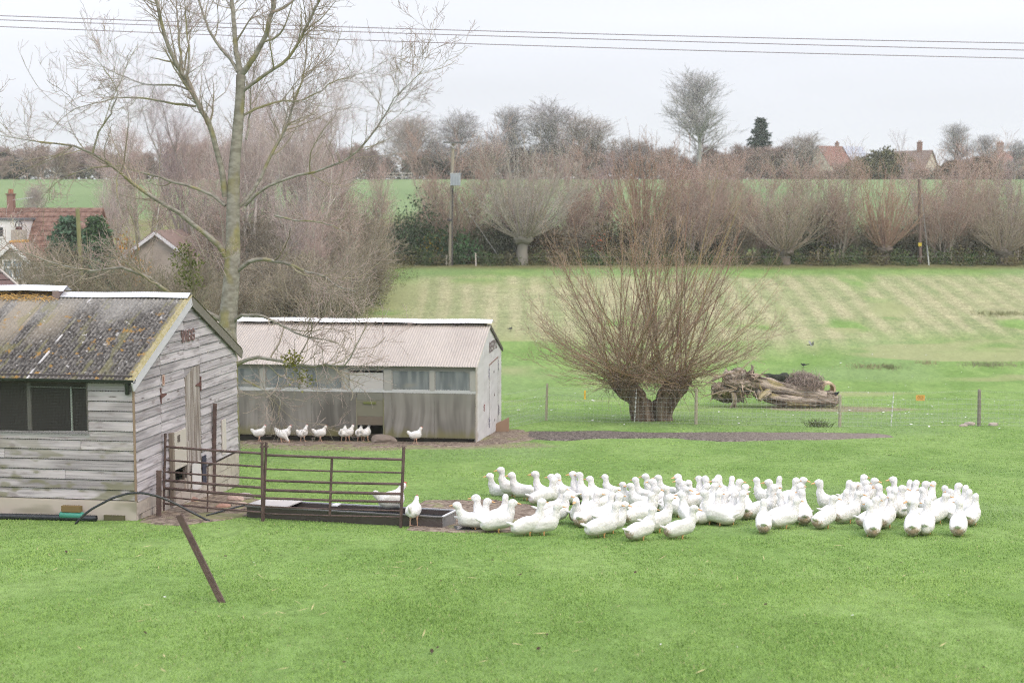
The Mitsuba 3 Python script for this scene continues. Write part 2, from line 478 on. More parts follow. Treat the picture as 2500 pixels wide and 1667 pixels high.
def slab(poly, to3d, n, t_bot, t_top, base=0.0):
    """A plank: polygon (s, z) on a wall, thickness growing from top to bottom. Returns mesh and (s, z) per vertex."""
    c = np.asarray(poly.exterior.coords)[:-1]
    if not poly.exterior.is_ccw:
        c = c[::-1]
    z0, z1 = c[:, 1].min(), c[:, 1].max()
    t = base + t_bot + (t_top - t_bot) * (c[:, 1] - z0) / max(z1 - z0, 1e-6)
    k = len(c)
    w = to3d(c[:, 0], c[:, 1])
    front, back = w + t[:, None] * n, w + (base - .002) * n
    v = np.vstack([front, back, front, back])
    f = [[0, i, i + 1] for i in range(1, k - 1)] + [[k, k + i + 1, k + i] for i in range(1, k - 1)]
    for i in range(k):
        j = (i + 1) % k
        f += [[2 * k + i, 3 * k + i, 3 * k + j], [2 * k + i, 3 * k + j, 2 * k + j]]
    return v, np.array(f), np.vstack([c] * 4)


PLANKS = [0]


def planks(key, region, to3d, n, z0, pitch, tones, cuts=(), mat="wood_mat", vertical=False, t=(.034, .010), jit=.006, base=0.0, gap=.013):
    """Rows of boards clipped to a region; every board is an entry of its own."""
    x0, y0, x1, y1 = region.bounds
    lo, hi = (x0, x1) if vertical else (y0, y1)
    r = random.Random(len(key) * 7 + int(z0 * 100))
    row, zz = 0, z0
    while zz < hi:
        w = pitch * (1 + r.uniform(-.04, .04))
        cs = [-9] + sorted(cuts[row % len(cuts)] if cuts else []) + [19]
        for a, b in zip(cs, cs[1:]):
            g = .003
            cell = sbox(zz + g, y0 - 1, zz + w - g, y1 + 1) if vertical else sbox(a + g, zz + gap, b - g, zz + w - .001)
            piece = region.intersection(cell)
            for pc in getattr(piece, "geoms", [piece]):
                if pc.is_empty or pc.area < .002 or pc.geom_type != "Polygon":
                    continue
                pc = pc.convex_hull
                m = slab(pc, to3d, n, t[0] + r.uniform(-jit, jit) * .6, t[1] + r.uniform(0, .004), base)
                PLANKS[0] += 1
                uv = m[2].copy()
                if vertical:
                    uv = uv[:, ::-1].copy()
                uv[:, 0] += 40.0 * PLANKS[0] + 10
                put(key, m[:2], mat, False, uv=uv)
        zz += w
        row += 1


def corrugated(key, fr, u0, u1, s_len, p_of, pitch, amp, mat, per, seed, sides=8, rows=3):
    """Corrugated sheets side by side; p_of(u, s) -> ridge-down surface point and the normal."""
    r = random.Random(seed)
    u, kk = u0, 0
    while u < u1 - .01:
        w = min(per, u1 - u)
        n = max(3, int(w / pitch * sides))
        uu = np.linspace(u, u + w + .03, n)
        ss = np.linspace(0, s_len + r.uniform(-.015, .02), rows)
        lift = .004 * (kk % 2) + .001
        A, B = np.meshgrid(uu, ss)
        P, nrm = p_of(A.ravel(), B.ravel())
        h = amp * np.sin(2 * PI * (A.ravel() - u0) / pitch) + lift
        P = P + h[:, None] * nrm
        i, j = np.meshgrid(np.arange(rows - 1), np.arange(n - 1), indexing="ij")
        q = np.stack([i * n + j, (i + 1) * n + j, (i + 1) * n + j + 1, i * n + j + 1], -1).reshape(-1, 4)
        put(key, (P, q), mat, True, uv=np.stack([A.ravel(), B.ravel()], 1))
        u += w
        kk += 1


# ------------------------------------------------------------------ the wooden shed
S1 = Frame(on(332, 1270), math.radians(8.43))
W1, EAVE, RIDGE, LEN1 = 5.12, 2.42, 3.70, 7.0
SL1 = (RIDGE - 2.50) / (W1 / 2)
shed = thing("wooden_shed", "weathered grey plank shed with lichen covered corrugated roof beside a rusty hurdle", "shed")
FRONT = lambda s, z: S1.p(s, 0, z)
GABLE = lambda s, z: S1.p(0, s, z)
nF, nG = -S1.V, -S1.U
PZ = .34
front_wall, gable_wall = shed + "__wall", shed + "__wall_001"
# inner linings behind the boards, added to block light
m = MB()
lc = (.085, .06, .055)
m.add(S1.box(0.02, .78, .012, .05, PZ, 2.38), lc).add(S1.box(.78, LEN1, .012, .05, PZ, 1.42), lc).add(S1.box(.78, LEN1, .012, .05, 2.33, 2.42), lc)
m.put(front_wall, "vc")
labels[front_wall] = {"label": "front wall of weathered boards with green damp stains"}
gz = lambda v: RIDGE - .10 - abs(v - W1 / 2) * SL1
gab = Polygon([(0.02, PZ - .1), (W1 - .02, PZ - .3), (W1 - .02, gz(W1)), (W1 / 2, gz(W1 / 2)), (0.02, gz(0))])
hole = sbox(1.58, .12, 2.22, .62)
lin = gab.difference(hole)
tri = trimesh.creation.extrude_polygon(lin, .03, engine="earcut")
v = np.asarray(tri.vertices)
put(gable_wall, (S1.p(.012 + v[:, 2], v[:, 0], v[:, 1]), np.asarray(tri.faces)[:, ::-1]), "vc", color=(.12, .10, .09))
m = MB()
m.add(S1.box(.05, LEN1, W1 - .05, W1, -.5, 2.5)).add(S1.box(LEN1 - .05, LEN1, 0, W1, -.3, 3.4)).add(S1.box(.05, LEN1, .06, W1, -.3, -.25))
m.put(shed + "__wall_002", "vc")
for k_ in (front_wall, shed + "__wall_002"):
    pass
# boards
cutsF = [(), (2.9,), (1.25,), (.0,), (2.35,), (.95,), (), (3.6,)]
planks(front_wall + "__plank", Polygon([(0, PZ), (LEN1, PZ), (LEN1, 1.42), (.80, 1.42), (.80, 2.40), (0, 2.40)]).difference(sbox(.80, 1.42, 8, 3)), FRONT, nF, PZ, .172, None, cutsF)
door = sbox(2.27, .30, 3.04, 2.36)
door_v = Polygon([(2.27, .42), (3.04, .30), (3.04, 2.36), (2.27, 2.30)])
hatch = sbox(1.55, .12, 2.25, 1.26)
gregion = gab.difference(door_v.buffer(.01, join_style=2)).difference(hatch).difference(sbox(3.0, -1, 6, .36))
planks(gable_wall + "__plank", gregion.intersection(sbox(-1, -1, 1.13, 9)), GABLE, nG, .30, .172, None)
planks(gable_wall + "__plank", gregion.intersection(sbox(1.145, -1, 2.26, 9)), GABLE, nG, .295, .172, None)
planks(gable_wall + "__plank", gregion.intersection(sbox(2.26, -1, 3.05, 9)), GABLE, nG, 2.18, .172, None)
planks(gable_wall + "__plank", gregion.intersection(sbox(3.05, -1, 5.2, 9)), GABLE, nG, .30, .172, None)
dk = shed + "__door"
put(dk, S1.box(-.004, .012, 2.28, 3.03, .44, 2.28), "vc", color=(.10, .085, .08))
labels[dk] = {"label": "narrow door of dark vertical boards"}
planks(dk + "__plank", door_v, GABLE, nG, 2.27, .128, None, mat="dark_wood_mat", vertical=True, t=(.016, .016))


def strap(v, z, d, L=.26):
    m = MB()
    m.add(S1.box(-.036, -.03, v - .03, v + .02, z - .14, z + .14), (.13, .07, .065))
    pts = np.array([[v, z + .045], [v + d * L, z + .006], [v + d * L, z - .012], [v, z - .055]])
    w = GABLE(pts[:, 0], pts[:, 1])
    vv = np.vstack([w + .034 * nG, w + .028 * nG])
    m.add((vv, np.array([[0, 1, 2], [0, 2, 3], [4, 6, 5], [4, 7, 6], [0, 4, 5], [0, 5, 1], [1, 5, 6], [1, 6, 2], [2, 6, 7], [2, 7, 3], [3, 7, 4], [3, 4, 0]])), (.15, .08, .075))
    return m


strap(1.13, 2.0, 1).put(shed + "__hinge", "vc")
strap(3.06, 1.98, -1).put(shed + "__hinge", "vc")
m = MB()
m.add(S1.box(-.04, -.028, 1.20, 1.30, 2.17, 2.36), (.45, .33, .30)).add(S1.box(-.045, -.04, 1.225, 1.245, 2.2, 2.33), (.25, .11, .08))
m.put(shed + "__latch", "vc")
# pop hole with sliding board
hk = shed + "__hatch"
m = MB()
m.add(S1.box(-.045, -.02, 1.57, 2.24, .56, 1.25), (.50, .46, .42))
m.put(hk, "vc")
put(hk + "__handle", S1.box(-.052, -.045, 1.80, 1.92, 1.05, 1.18), "vc", color=(.14, .12, .11))
put(shed + "__hatch_post", S1.box(-.10, -.03, 1.44, 1.53, -.05, 1.28), "vc", color=(.24, .20, .17))
put(shed + "__hatch_post", S1.box(-.06, -.03, 2.26, 2.31, .1, 1.0), "vc", color=(.42, .38, .36))
put(shed + "__board", S1.box(-.06, -.045, 2.47, 2.90, .0, .52), "vc", color=(.60, .58, .58))
put(shed + "__board", S1.box(-.05, -.04, 3.02, 3.22, .03, .58), "vc", color=(.06, .06, .085))
put(shed + "__board", S1.box(-.05, -.028, 4.12, 4.34, .42, 1.12), "vc", color=(.55, .50, .48))
# plinth
pk = shed + "__plinth"
put(pk, S1.box(-.02, LEN1, -.03, .06, -.45, PZ - .004), "render_mat")
labels[pk] = {"label": "pinkish rendered plinth along the foot of the front wall"}
put(pk + "__brick", S1.box(.18, .55, -.07, -.028, -.02, .09), "vc", color=(.13, .12, .07))
bl = shed + "__plinth_001"
put(bl, S1.box(.0, .10, .05, W1 - .05, -.8, PZ - .06), "vc", color=(.30, .26, .24))
r_ = random.Random(3)
for row in range(3):
    z1 = PZ - .035 - row * .225
    v0 = -.02 + (.22 if row % 2 else 0)
    while v0 < W1 - .02:
        v1 = min(v0 + .44, W1)
        if not (1.5 < (v0 + v1) / 2 < 2.35 and row == 0):
            put(bl + "__block", S1.box(-.028 + r_.uniform(-.005, .005), .0, v0 + .006, v1 - .006, z1 - .213, z1), "concrete_mat")
        v0 += .445


def roof1(side):
    th = math.atan(SL1)
    nrm = S1.Z * math.cos(th) + (-S1.V if side < 0 else S1.V) * math.sin(th)

    def f(u, s):
        v = W1 / 2 + side * s * math.cos(th)
        return S1.p(u, v, RIDGE - s * math.sin(th)), nrm
    return f


L1 = (W1 / 2 + .18) / math.cos(math.atan(SL1))
rk = shed + "__roof"
m = MB()
m.add(S1.box(-.02, LEN1, W1 / 2 - .04, W1 / 2 + .04, RIDGE - .2, RIDGE - .06), (.12, .10, .09))
for vv_ in (.5, 1.5, 3.6, 4.6):
    zz_ = RIDGE - abs(vv_ - W1 / 2) * SL1 - .06
    m.add(S1.box(.0, LEN1, vv_ - .03, vv_ + .03, zz_ - .08, zz_), (.12, .10, .09))
m.put(rk, "vc")
labels[rk] = {"label": "corrugated roof sheets grown over with dark, yellow and orange lichen"}
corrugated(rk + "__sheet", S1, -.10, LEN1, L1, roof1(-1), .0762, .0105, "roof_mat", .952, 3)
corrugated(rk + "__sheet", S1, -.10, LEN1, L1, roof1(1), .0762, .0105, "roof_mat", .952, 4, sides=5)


def ridge_cap(key, F, ridge, W, sl, u0, u1, lift, w, mat, drop=.0):
    th = math.atan(sl)
    a = np.array([[-w * math.cos(th), -w * math.sin(th) + lift], [0, lift + .012], [w * math.cos(th), -w * math.sin(th) + lift]])
    vs = []
    n = max(2, int((u1 - u0) / .7))
    for k in range(n + 1):
        u = u0 + (u1 - u0) * k / n
        dz = .012 * math.sin(k * 1.7) if 0 < k < n else 0
        for t in (0, -.006):
            for q in a:
                vs.append(F.p(u, W / 2 + q[0], ridge + q[1] + t + dz))
        if drop:
            vs[-6] = vs[-6] - np.array([0, 0, 0])
    fs = []
    for k in range(n):
        b = k * 6
        for t in (0, 3):
            for e in (0, 1):
                fs.append([b + t + e, b + t + e + 1, b + 6 + t + e + 1, b + 6 + t + e])
        for e in (0, 2):
            fs.append([b + e, b + 3 + e, b + 9 + e, b + 6 + e])
    put(key, (np.array(vs), np.array(fs)), mat)


ridge_cap(shed + "__ridge_cap", S1, RIDGE, W1, SL1, -.06, 2.46, .035, .17, "zinc_mat")
ridge_cap(shed + "__ridge_cap", S1, RIDGE, W1, SL1, 2.38, LEN1, .15, .19, "zinc_mat")
put(shed + "__ridge_block", S1.box(2.47, 2.6, W1 / 2 - .17, W1 / 2 + .1, RIDGE - .08, RIDGE + .08), "vc", color=(.26, .20, .19))
put(shed + "__ridge_board", S1.box(2.6, LEN1, W1 / 2 - .05, W1 / 2 + .02, RIDGE - .02, RIDGE + .14), "vc", color=(.13, .09, .07))
# straw under the lifted ridge
n = 420
a = np.stack([RNG.uniform(2.6, LEN1, n), W1 / 2 + RNG.uniform(-.24, -.05, n), RNG.uniform(0, .06, n)], 1)
d = np.stack([RNG.normal(0, .16, n), RNG.normal(-.06, .05, n), RNG.normal(-.02, .02, n)], 1)
P = np.stack([a, a + d * .5 + [0, 0, .012], a + d], 1)
P[..., 2] = P[..., 2] + RIDGE - np.abs(P[..., 1] - W1 / 2) * SL1 + .012
P = S1.p(P[..., 0], P[..., 1], P[..., 2])
v, f = tubes(P, np.full((n, 3), .0045), 3)
col = np.repeat(np.array([.56, .36, .14]) * RNG.uniform(.6, 1.3, (n, 1)), 9, 0)
k_ = put(shed + "__straw", (v, f), "vc", color=col)
labels[k_] = {"label": "golden straw stuffed under the raised ridge", "kind": "stuff"}
# barge boards
th = math.atan(SL1)
for side, colr in ((-1, (.56, .55, .60)), (1, (.20, .185, .165))):
    zo = -.035
    p, q = S1.p(-.075, W1 / 2 + side * .0, RIDGE + zo - .07), S1.p(-.075, W1 / 2 + side * (W1 / 2 + .17), RIDGE + zo - .07 - (W1 / 2 + .17) * SL1)
    up = np.array(S1.Z) * math.cos(th) - (-side) * 0
    k_ = put(shed + "__barge_board", bar(p, q, .024, .17, up=(0, 0, 1)), "vc", color=colr)
put(shed + "__verge_board", bar(S1.p(-.03, W1 / 2, RIDGE - .02), S1.p(-.03, W1 + .2, RIDGE - .02 - (W1 / 2 + .2) * SL1), .10, .02), "vc", color=(.12, .11, .10))
put(shed + "__corner_board", S1.box(-.034, -.004, -.034, .0, PZ, 2.40), "vc", color=(.30, .22, .17))
# gutter
gk = shed + "__gutter"
ang = np.linspace(PI, 2 * PI, 9)
pr = np.stack([np.cos(ang) * .06, np.sin(ang) * .06], 1)
vs = np.vstack([S1.p(np.full(9, u), -.15 + pr[:, 0], 2.44 + pr[:, 1]) for u in (-.10, 1.0, 3.0, LEN1)] + [S1.p(np.full(9, u), -.15 + pr[:, 0] * .9, 2.44 + pr[:, 1] * .9) for u in (-.10, 1.0, 3.0, LEN1)])
fs = [[k * 9 + e, k * 9 + e + 1, (k + 1) * 9 + e + 1, (k + 1) * 9 + e] for k in range(3) for e in range(8)] + [[36 + k * 9 + e, 36 + k * 9 + e + 1, 36 + (k + 1) * 9 + e + 1, 36 + (k + 1) * 9 + e] for k in range(3) for e in range(8)]
fs += [[e, e + 1, 36 + e + 1, 36 + e] for e in range(8)]
put(gk, (vs, np.array(fs)), "black_mat")
put(shed + "__fascia", S1.box(-.02, LEN1, -.075, -.03, 2.36, 2.50), "vc", color=(.10, .09, .09))
put(shed + "__downpipe", tube1([S1.p(.04, -.12, 2.40), S1.p(.06, -.09, 2.3), S1.p(.07, -.06, 2.18)], .04), "black_mat", True)
# window with wire mesh
wk = shed + "__window"
m = MB()
m.add(S1.box(.78, LEN1, -.03, .05, 1.42, 1.49), (.36, .35, .37)).add(S1.box(.775, .83, -.012, .05, 1.49, 2.38), (.22, .20, .19)).add(S1.box(1.86, 1.93, .02, .05, 1.49, 2.38), (.20, .19, .18)).add(S1.box(2.6, 2.68, .02, .05, 1.49, 2.38), (.12, .11, .10))
m.add(S1.box(1.10, 1.125, .0, .02, 1.49, 2.28), (.42, .47, .44)).add(S1.box(.83, 1.9, .0, .02, 2.26, 2.275), (.25, .27, .25))
m.put(wk + "__frame", "vc")
m = MB()
for u in np.arange(.80, 4.2, .026):
    m.add(bar(S1.p(u, -.036, 1.46), S1.p(u, -.036, 2.36), .0028, .0028, up=S1.V), (.10, .10, .10))
for z in np.arange(1.46, 2.36, .026):
    m.add(bar(S1.p(.80, -.039, z), S1.p(4.2, -.039, z), .0028, .0028), (.13, .135, .13))
k_ = m.put(wk + "__wire_mesh", "vc")
labels[k_] = {"label": "fine wire mesh stretched over the window", "kind": "stuff"}
# the dark inside
put(shed + "__partition", S1.box(.1, LEN1 - .1, 1.6, 1.63, .0, 2.9), "vc", color=(.115, .10, .09))


def lettering(key, text, F, v0, z0, h, wscale, mat_col, off):
    t = meshkit.text_mesh(text, h, depth=.012, bold=True)
    p = np.asarray(t.vertices)
    put(key, (F.p(-off - p[:, 2], v0 + p[:, 0] * wscale, z0 + p[:, 1]), np.asarray(t.faces)), "vc", color=mat_col)


lettering(shed + "__lettering", "VAGG", S1, 2.10, 2.85, .215, .80, (.21, .14, .14), .034)

# ------------------------------------------------------------------ the long poultry house
S2 = Frame(on(1161, 1082), math.radians(7.06))
W2, E2, R2, LEN2, FZ = 5.45, 2.22, 3.16, 8.6, .13
SL2 = (R2 - E2) / (W2 / 2)
house = thing("poultry_house", "long grey poultry house with pinkish corrugated roof and a row of windows", "poultry house")
hw = house + "__wall"
m = MB()
m.add(S2.box(.02, 2.66, .02, .06, FZ, 1.40), (.2, .2, .2)).add(S2.box(3.41, LEN2, .02, .06, FZ, 1.40), (.2, .2, .2)).add(S2.box(2.66, 3.41, .02, .06, .5, 1.40), (.2, .2, .2))
m.put(hw)
labels[hw] = {"label": "lower front wall of stained grey sheets with a green damp foot"}
S2F = lambda s, z: S2.p(s, 0, z)
S2G = lambda s, z: S2.p(0, s, z)


def sheet_panel(key, to3d, n, poly, mat, t=.018, base=0.0):
    m = slab(poly, to3d, n, t, t, base)
    uv = m[2].copy()
    put(key, m[:2], mat, False, uv=uv)


xs_ = [0, 1.22, 2.44, 2.62]
for a, b in zip([0, 1.17, 2.40], [1.165, 2.395, 2.64]):
    sheet_panel(hw + "__panel", S2F, -S2.V, sbox(a, FZ, b, 1.41), "panel_mat")
for a, b in zip([3.43, 3.62, 4.75, 6.1, 7.3], [3.615, 4.745, 6.095, 7.295, LEN2]):
    sheet_panel(hw + "__panel", S2F, -S2.V, sbox(a, FZ, b, 1.41), "panel_mat")
hk = house + "__hatch"
put(hk, S2.box(2.66, 3.41, -.012, .02, .72, 1.18), "vc", color=(.20, .195, .155))
put(hk + "__handle", S2.box(2.86, 3.22, -.05, -.012, 1.08, 1.13), "vc", color=(.17, .19, .07))
put(hk + "__board", S2.box(2.66, 3.41, -.02, .0, .47, .715), "vc", color=(.17, .145, .12))
put(hk + "__board", S2.box(2.66, 3.41, -.012, .02, 1.185, 1.40), "vc", color=(.20, .20, .18))
put(hk + "__post", S2.box(2.63, 2.66, -.03, .0, .1, 1.25), "vc", color=(.19, .19, .12))
put(hk + "__post", S2.box(3.41, 3.44, -.03, .0, .1, 1.25), "vc", color=(.22, .21, .16))
m = MB()
m.add(S2.box(-.01, LEN2, -.012, .05, 1.41, 1.47), (.52, .53, .56))
m.put(house + "__sill", "vc")
m = MB()
m.add(S2.box(.0, LEN2, -.01, .05, 2.06, 2.2), (.25, .24, .235))
m.put(house + "__header", "vc")
posts = [(0, .15), (1.17, 1.30), (2.40, 2.62), (3.66, 3.84), (4.9, 5.05), (6.1, 6.25), (7.35, 7.5), (8.45, 8.6)]
for a, b in posts:
    put(house + "__post", S2.box(a, b, -.015, .05, 1.472, 2.058), "vc", color=(.38, .375, .37))
for (a0, a1), (b0, b1) in zip(posts, posts[1:]):
    wk = house + f"__window"
    k_ = unique(wk + "__frame")
    idx = k_[len(wk + "__frame"):]
    wk = wk + idx
    m = MB()
    u0, u1 = a1 + .002, b0 - .002
    m.add(S2.box(u0, u1, .0, .03, 1.474, 1.50), (.55, .56, .58)).add(S2.box(u0, u1, .0, .03, 2.03, 2.056), (.30, .29, .29)).add(S2.box(u0, u0 + .025, .0, .03, 1.502, 2.028), (.32, .31, .31)).add(S2.box(u1 - .025, u1, .0, .03, 1.502, 2.028), (.32, .31, .31))
    m.put(wk + "__frame", "vc")
    if abs(a1 - 2.62) < .01:
        put(wk + "__blind", S2.box(u0 + .03, u1 - .03, .012, .018, 1.502, 1.97), "vc", color=(.50, .485, .50))
        labels[wk + "__blind"] = {"label": "pale sheet closing the window"}
    else:
        put(wk + "__pane", S2.box(u0 + .027, u1 - .027, .014, .018, 1.502, 2.028), "pane_mat")
# gable end of pale upright sheets
gz2 = lambda v: R2 - .06 - abs(v - W2 / 2) * SL2
gk = house + "__wall_001"
g2 = Polygon([(0.0, .0), (W2, -.38), (W2, gz2(W2)), (W2 / 2, gz2(W2 / 2)), (0, gz2(0))])
put(gk, S2.box(.02, .05, .05, W2 - .05, -.3, 2.15), "vc", color=(.2, .2, .2))
labels[gk] = {"label": "pale upright boarding of the gable end"}
planks(gk + "__plank", g2, S2G, -S2.U, 0.0, .545, None, mat="pale_mat", vertical=True, t=(.02, .02), jit=.008)
dk = house + "__door"
m = MB()
m.add(S2.box(-.03, -.021, 2.62, 2.64, .1, 1.93), (.36, .34, .34)).add(S2.box(-.03, -.021, 4.60, 4.62, -.1, 1.98), (.36, .34, .34)).add(bar(S2.p(-.03, 2.62, 1.94), S2.p(-.03, 4.62, 1.98), .02, .03), (.28, .18, .16))
m.put(dk, "vc")
for v_, z_ in ((2.6, 1.68), (4.65, 1.72), (2.62, .20), (4.8, .28)):
    put(dk + "__hinge", S2.box(-.034, -.022, v_ - .05, v_ + .03, z_ - .16, z_ + .16), "vc", color=(.15, .14, .2))
for v_, z_ in ((3.65, 1.62), (3.75, .9), (3.8, .1)):
    put(dk + "__bolt", S2.box(-.035, -.022, v_ - .05, v_ + .05, z_ - .04, z_ + .04), "vc", color=(.16, .14, .14))
put(house + "__latch", S2.box(-.034, -.022, 1.5, 1.6, .70, .9), "vc", color=(.28, .12, .12))
lettering(house + "__lettering", "BERYL", S2, 2.6, 2.30, .30, 1.4, (.20, .17, .175), .022)
put(house + "__plinth", S2.box(.10, LEN2, .10, .20, -.5, FZ), "vc", color=(.06, .055, .05))  # near-black strip standing in for the shaded gap under the raised wall
put(house + "__plinth_001", S2.box(-.01, .1, .0, W2, -.9, .0), "concrete_mat")
m = MB()
m.add(S2.box(.1, LEN2, W2 - .05, W2, -.6, 2.2), (.3, .3, .3)).add(S2.box(LEN2 - .05, LEN2, .05, W2 - .05, -.3, 3.0), (.25, .25, .25)).add(S2.box(.05, LEN2, .1, W2 - .1, FZ, FZ + .05), (.1, .09, .08))
m.put(house + "__wall_002", "vc")


def roof2(side):
    th = math.atan(SL2)
    nrm = S2.Z * math.cos(th) + (-S2.V if side < 0 else S2.V) * math.sin(th)
    return lambda u, s: (S2.p(u, W2 / 2 + side * s * math.cos(th), R2 - s * math.sin(th)), nrm)


rk = house + "__roof"
m = MB()
m.add(S2.box(.0, LEN2, W2 / 2 - .04, W2 / 2 + .04, R2 - .2, R2 - .06), (.14, .12, .11))
m.put(rk, "vc")
labels[rk] = {"label": "clean pinkish grey corrugated roof"}
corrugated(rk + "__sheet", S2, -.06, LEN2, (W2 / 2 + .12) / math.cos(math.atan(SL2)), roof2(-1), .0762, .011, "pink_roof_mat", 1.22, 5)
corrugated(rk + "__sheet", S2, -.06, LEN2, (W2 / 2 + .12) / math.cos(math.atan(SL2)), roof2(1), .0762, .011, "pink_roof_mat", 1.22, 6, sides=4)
ridge_cap(house + "__ridge_cap", S2, R2, W2, SL2, -.12, 7.75, .13, .26, "white_metal_mat")
for u in (.05, .9, 2.2, 3.4, 4.8, 6.2):
    put(house + "__ridge_block", S2.box(u, u + .07, W2 / 2 - .16, W2 / 2 - .02, R2 - .06, R2 + .07), "vc", color=(.10, .08, .075))
put(house + "__ridge_board", S2.box(.1, 7.6, W2 / 2 - .03, W2 / 2 + .03, R2 - .03, R2 + .12), "vc", color=(.07, .06, .06))
put(house + "__barge_board", bar(S2.p(-.05, W2 / 2, R2 - .07), S2.p(-.05, W2 + .12, R2 - .07 - (W2 / 2 + .12) * SL2), .03, .10), "vc", color=(.13, .12, .105))
put(house + "__barge_board", bar(S2.p(-.035, W2 / 2, R2 - .06), S2.p(-.035, -.1, R2 - .06 - (W2 / 2 + .1) * SL2), .03, .07), "vc", color=(.62, .58, .56))

# board leaning at the far corner of the poultry house, rubble by its wall
k_ = thing("plank_offcut", "brown splintered board leaning against the pale gable end of the poultry house", "board")
o = S2.p(-.22, 4.2, -.36)
v, f = obox(o + [0, 0, .22], S2.U * .20, S2.V * .06, S2.Z * .17)
v[[1, 3]] += [0.0, 0, .10]
v[[5, 7]] += [0.0, 0, -.1]
put(k_, (v, f), "vc", color=(.36, .25, .18))


def lump(p, r, seed, col, key, sub=2, amp=.35, sq=(1, 1, .7), mat="vc"):
    s = trimesh.creation.icosphere(subdivisions=sub)
    v = np.asarray(s.vertices)
    v = v * (1 + amp * (meshkit.fbm(v * 1.6 + seed * 3.7, 3) - .5) * 2)[:, None] * np.asarray(sq) * r + p
    put(key, (v, np.asarray(s.faces)), mat, sub > 2, color=col if mat in VC else None)


for n_, (px, py, r, lab) in enumerate([(815, 1069, .2, "grey stone lying under the hens by the pop hole"), (880, 1070, .26, "broad flat stone beside the pop hole where two hens stand"),
                                       (936, 1076, .30, "lone rounded grey stone against the foot of the poultry house wall"), (757, 1066, .12, "small pale stone between hens at the wall foot"),
                                       (2352, 1036, .11, "pale rounded stone at the foot of the dark end fence post"), (2368, 1033, .15, "larger pinkish stone beside the dark end fence post"),
                                       (2425, 1034, .13, "flat grey stone beyond the dark end fence post")]):
    p = on(px, py + 5)
    k_ = thing("stone", lab, "stone")
    lump(p + [0, 0, r * .25], r, n_, (.24, .20, .175) if n_ < 4 else (.42, .36, .32), k_, 2, .3, (1.25, .8, .6))

# ------------------------------------------------------------------ yard things by the wooden shed
def hurdle(label, b0, t0, b1, t1, rails, mids, cat="hurdle"):
    """A rusty gate hurdle: foot and top of the two end bars as points; rails as (fraction left, fraction right, radius)."""
    k = thing("gate_hurdle", label, cat, None)
    L = lambda f: b0 + (t0 - b0) * f
    Rr = lambda f: b1 + (t1 - b1) * f
    put(k + "__end_bar", tube1([L(0), L(.5), L(1)], .024, 8), "rust_mat", True)
    put(k + "__end_bar", tube1([Rr(0), Rr(.5), Rr(1)], .026, 8), "rust_mat", True)
    for a, b, r in rails:
        p, q = L(a), Rr(b)
        put(k + "__rail", tube1([p, (p + q) / 2 + [0, 0, -.006], q], r, 8), "rust_mat", True)
    for f, a, b, r in mids:
        p = L(a[0]) * (1 - f) + Rr(a[1]) * f
        q = L(b[0]) * (1 - f) + Rr(b[1]) * f
        put(k + "__upright", tube1([p, q], r, 6), "rust_mat", True)
    return k


def up_from(base, px, py):
    """The point at this place of the photograph, as far ahead as the base."""
    return at(px, py, base[1])


b0, b1 = on(399, 1249), on(641, 1272)
t0, t1 = up_from(b0, 404, 1058), up_from(b1, 640, 1080)
fr0 = lambda py, a=1249, b=1058: (a - py) / (a - b)
fr1 = lambda py, a=1272, b=1080: (a - py) / (a - b)
zy = lambda z: 1060 + z / 3.178
hurdle("rusty hurdle standing across the plank gable end of the wooden shed", b0, t0, b1, t1,
       [(fr0(zy(a)), fr1(zy(b)), r) for a, b, r in [(95, 148, .022), (198, 250, .017), (289, 343, .017), (355, 413, .024), (415, 480, .026), (483, 552, .015), (535, 605, .017)]],
       [(.455, (0.05, .06), (.62, .62), .013)])
b2, b3 = on(643, 1271), on(978, 1287)
t2, t3 = up_from(b2, 650, 1080), up_from(b3, 986, 1091)
g0, g1 = (lambda py: (1271 - py) / 191), (lambda py: (1287 - py) / 196)
hurdle("rusty hurdle standing along the water trough in front of open grass", b2, t2, b3, t3,
       [(g0(zy(a)), g1(zy(b)), r) for a, b, r in [(160, 195, .022), (268, 297, .015), (357, 385, .022), (430, 461, .025), (493, 524, .022), (560, 592, .013), (615, 640, .013)]],
       [(.49, (.1, .13), (.82, .82), .024)])
k_ = thing("tie_chain", "rusty wire tie joining the tops of the two hurdles", "tie")
c_ = (t1 + t2) / 2 + [0, 0, -.07]
an = np.linspace(0, 2 * PI, 17)
put(k_, tube1(np.stack([c_[0] + .075 * np.cos(an), c_[1] + .045 * np.sin(an), c_[2] + 0 * an], 1), .009, 5, False), "rust_mat", True)

# stakes by the shed
def stake(label, b, t, w, mat="rust_mat", cat="post", name="steel_post"):
    k = thing(name, label, cat)
    d = (np.asarray(t) - b)
    e = d / np.linalg.norm(d)
    b = b - e * .25
    s = np.cross(e, [0, 1, 0])
    s /= np.linalg.norm(s)
    n = np.cross(s, e)
    c, h = (b + t) / 2, (t - b) / 2
    m = MB()
    m.add(obox(c, h, s * w / 2, n * .006)).add(obox(c + s * w / 2 + n * w * .35, h, s * .006, n * w * .35)).add(obox(c - s * w / 2 + n * w * .35, h, s * .006, n * w * .35))
    m.put(k, mat)
    return k


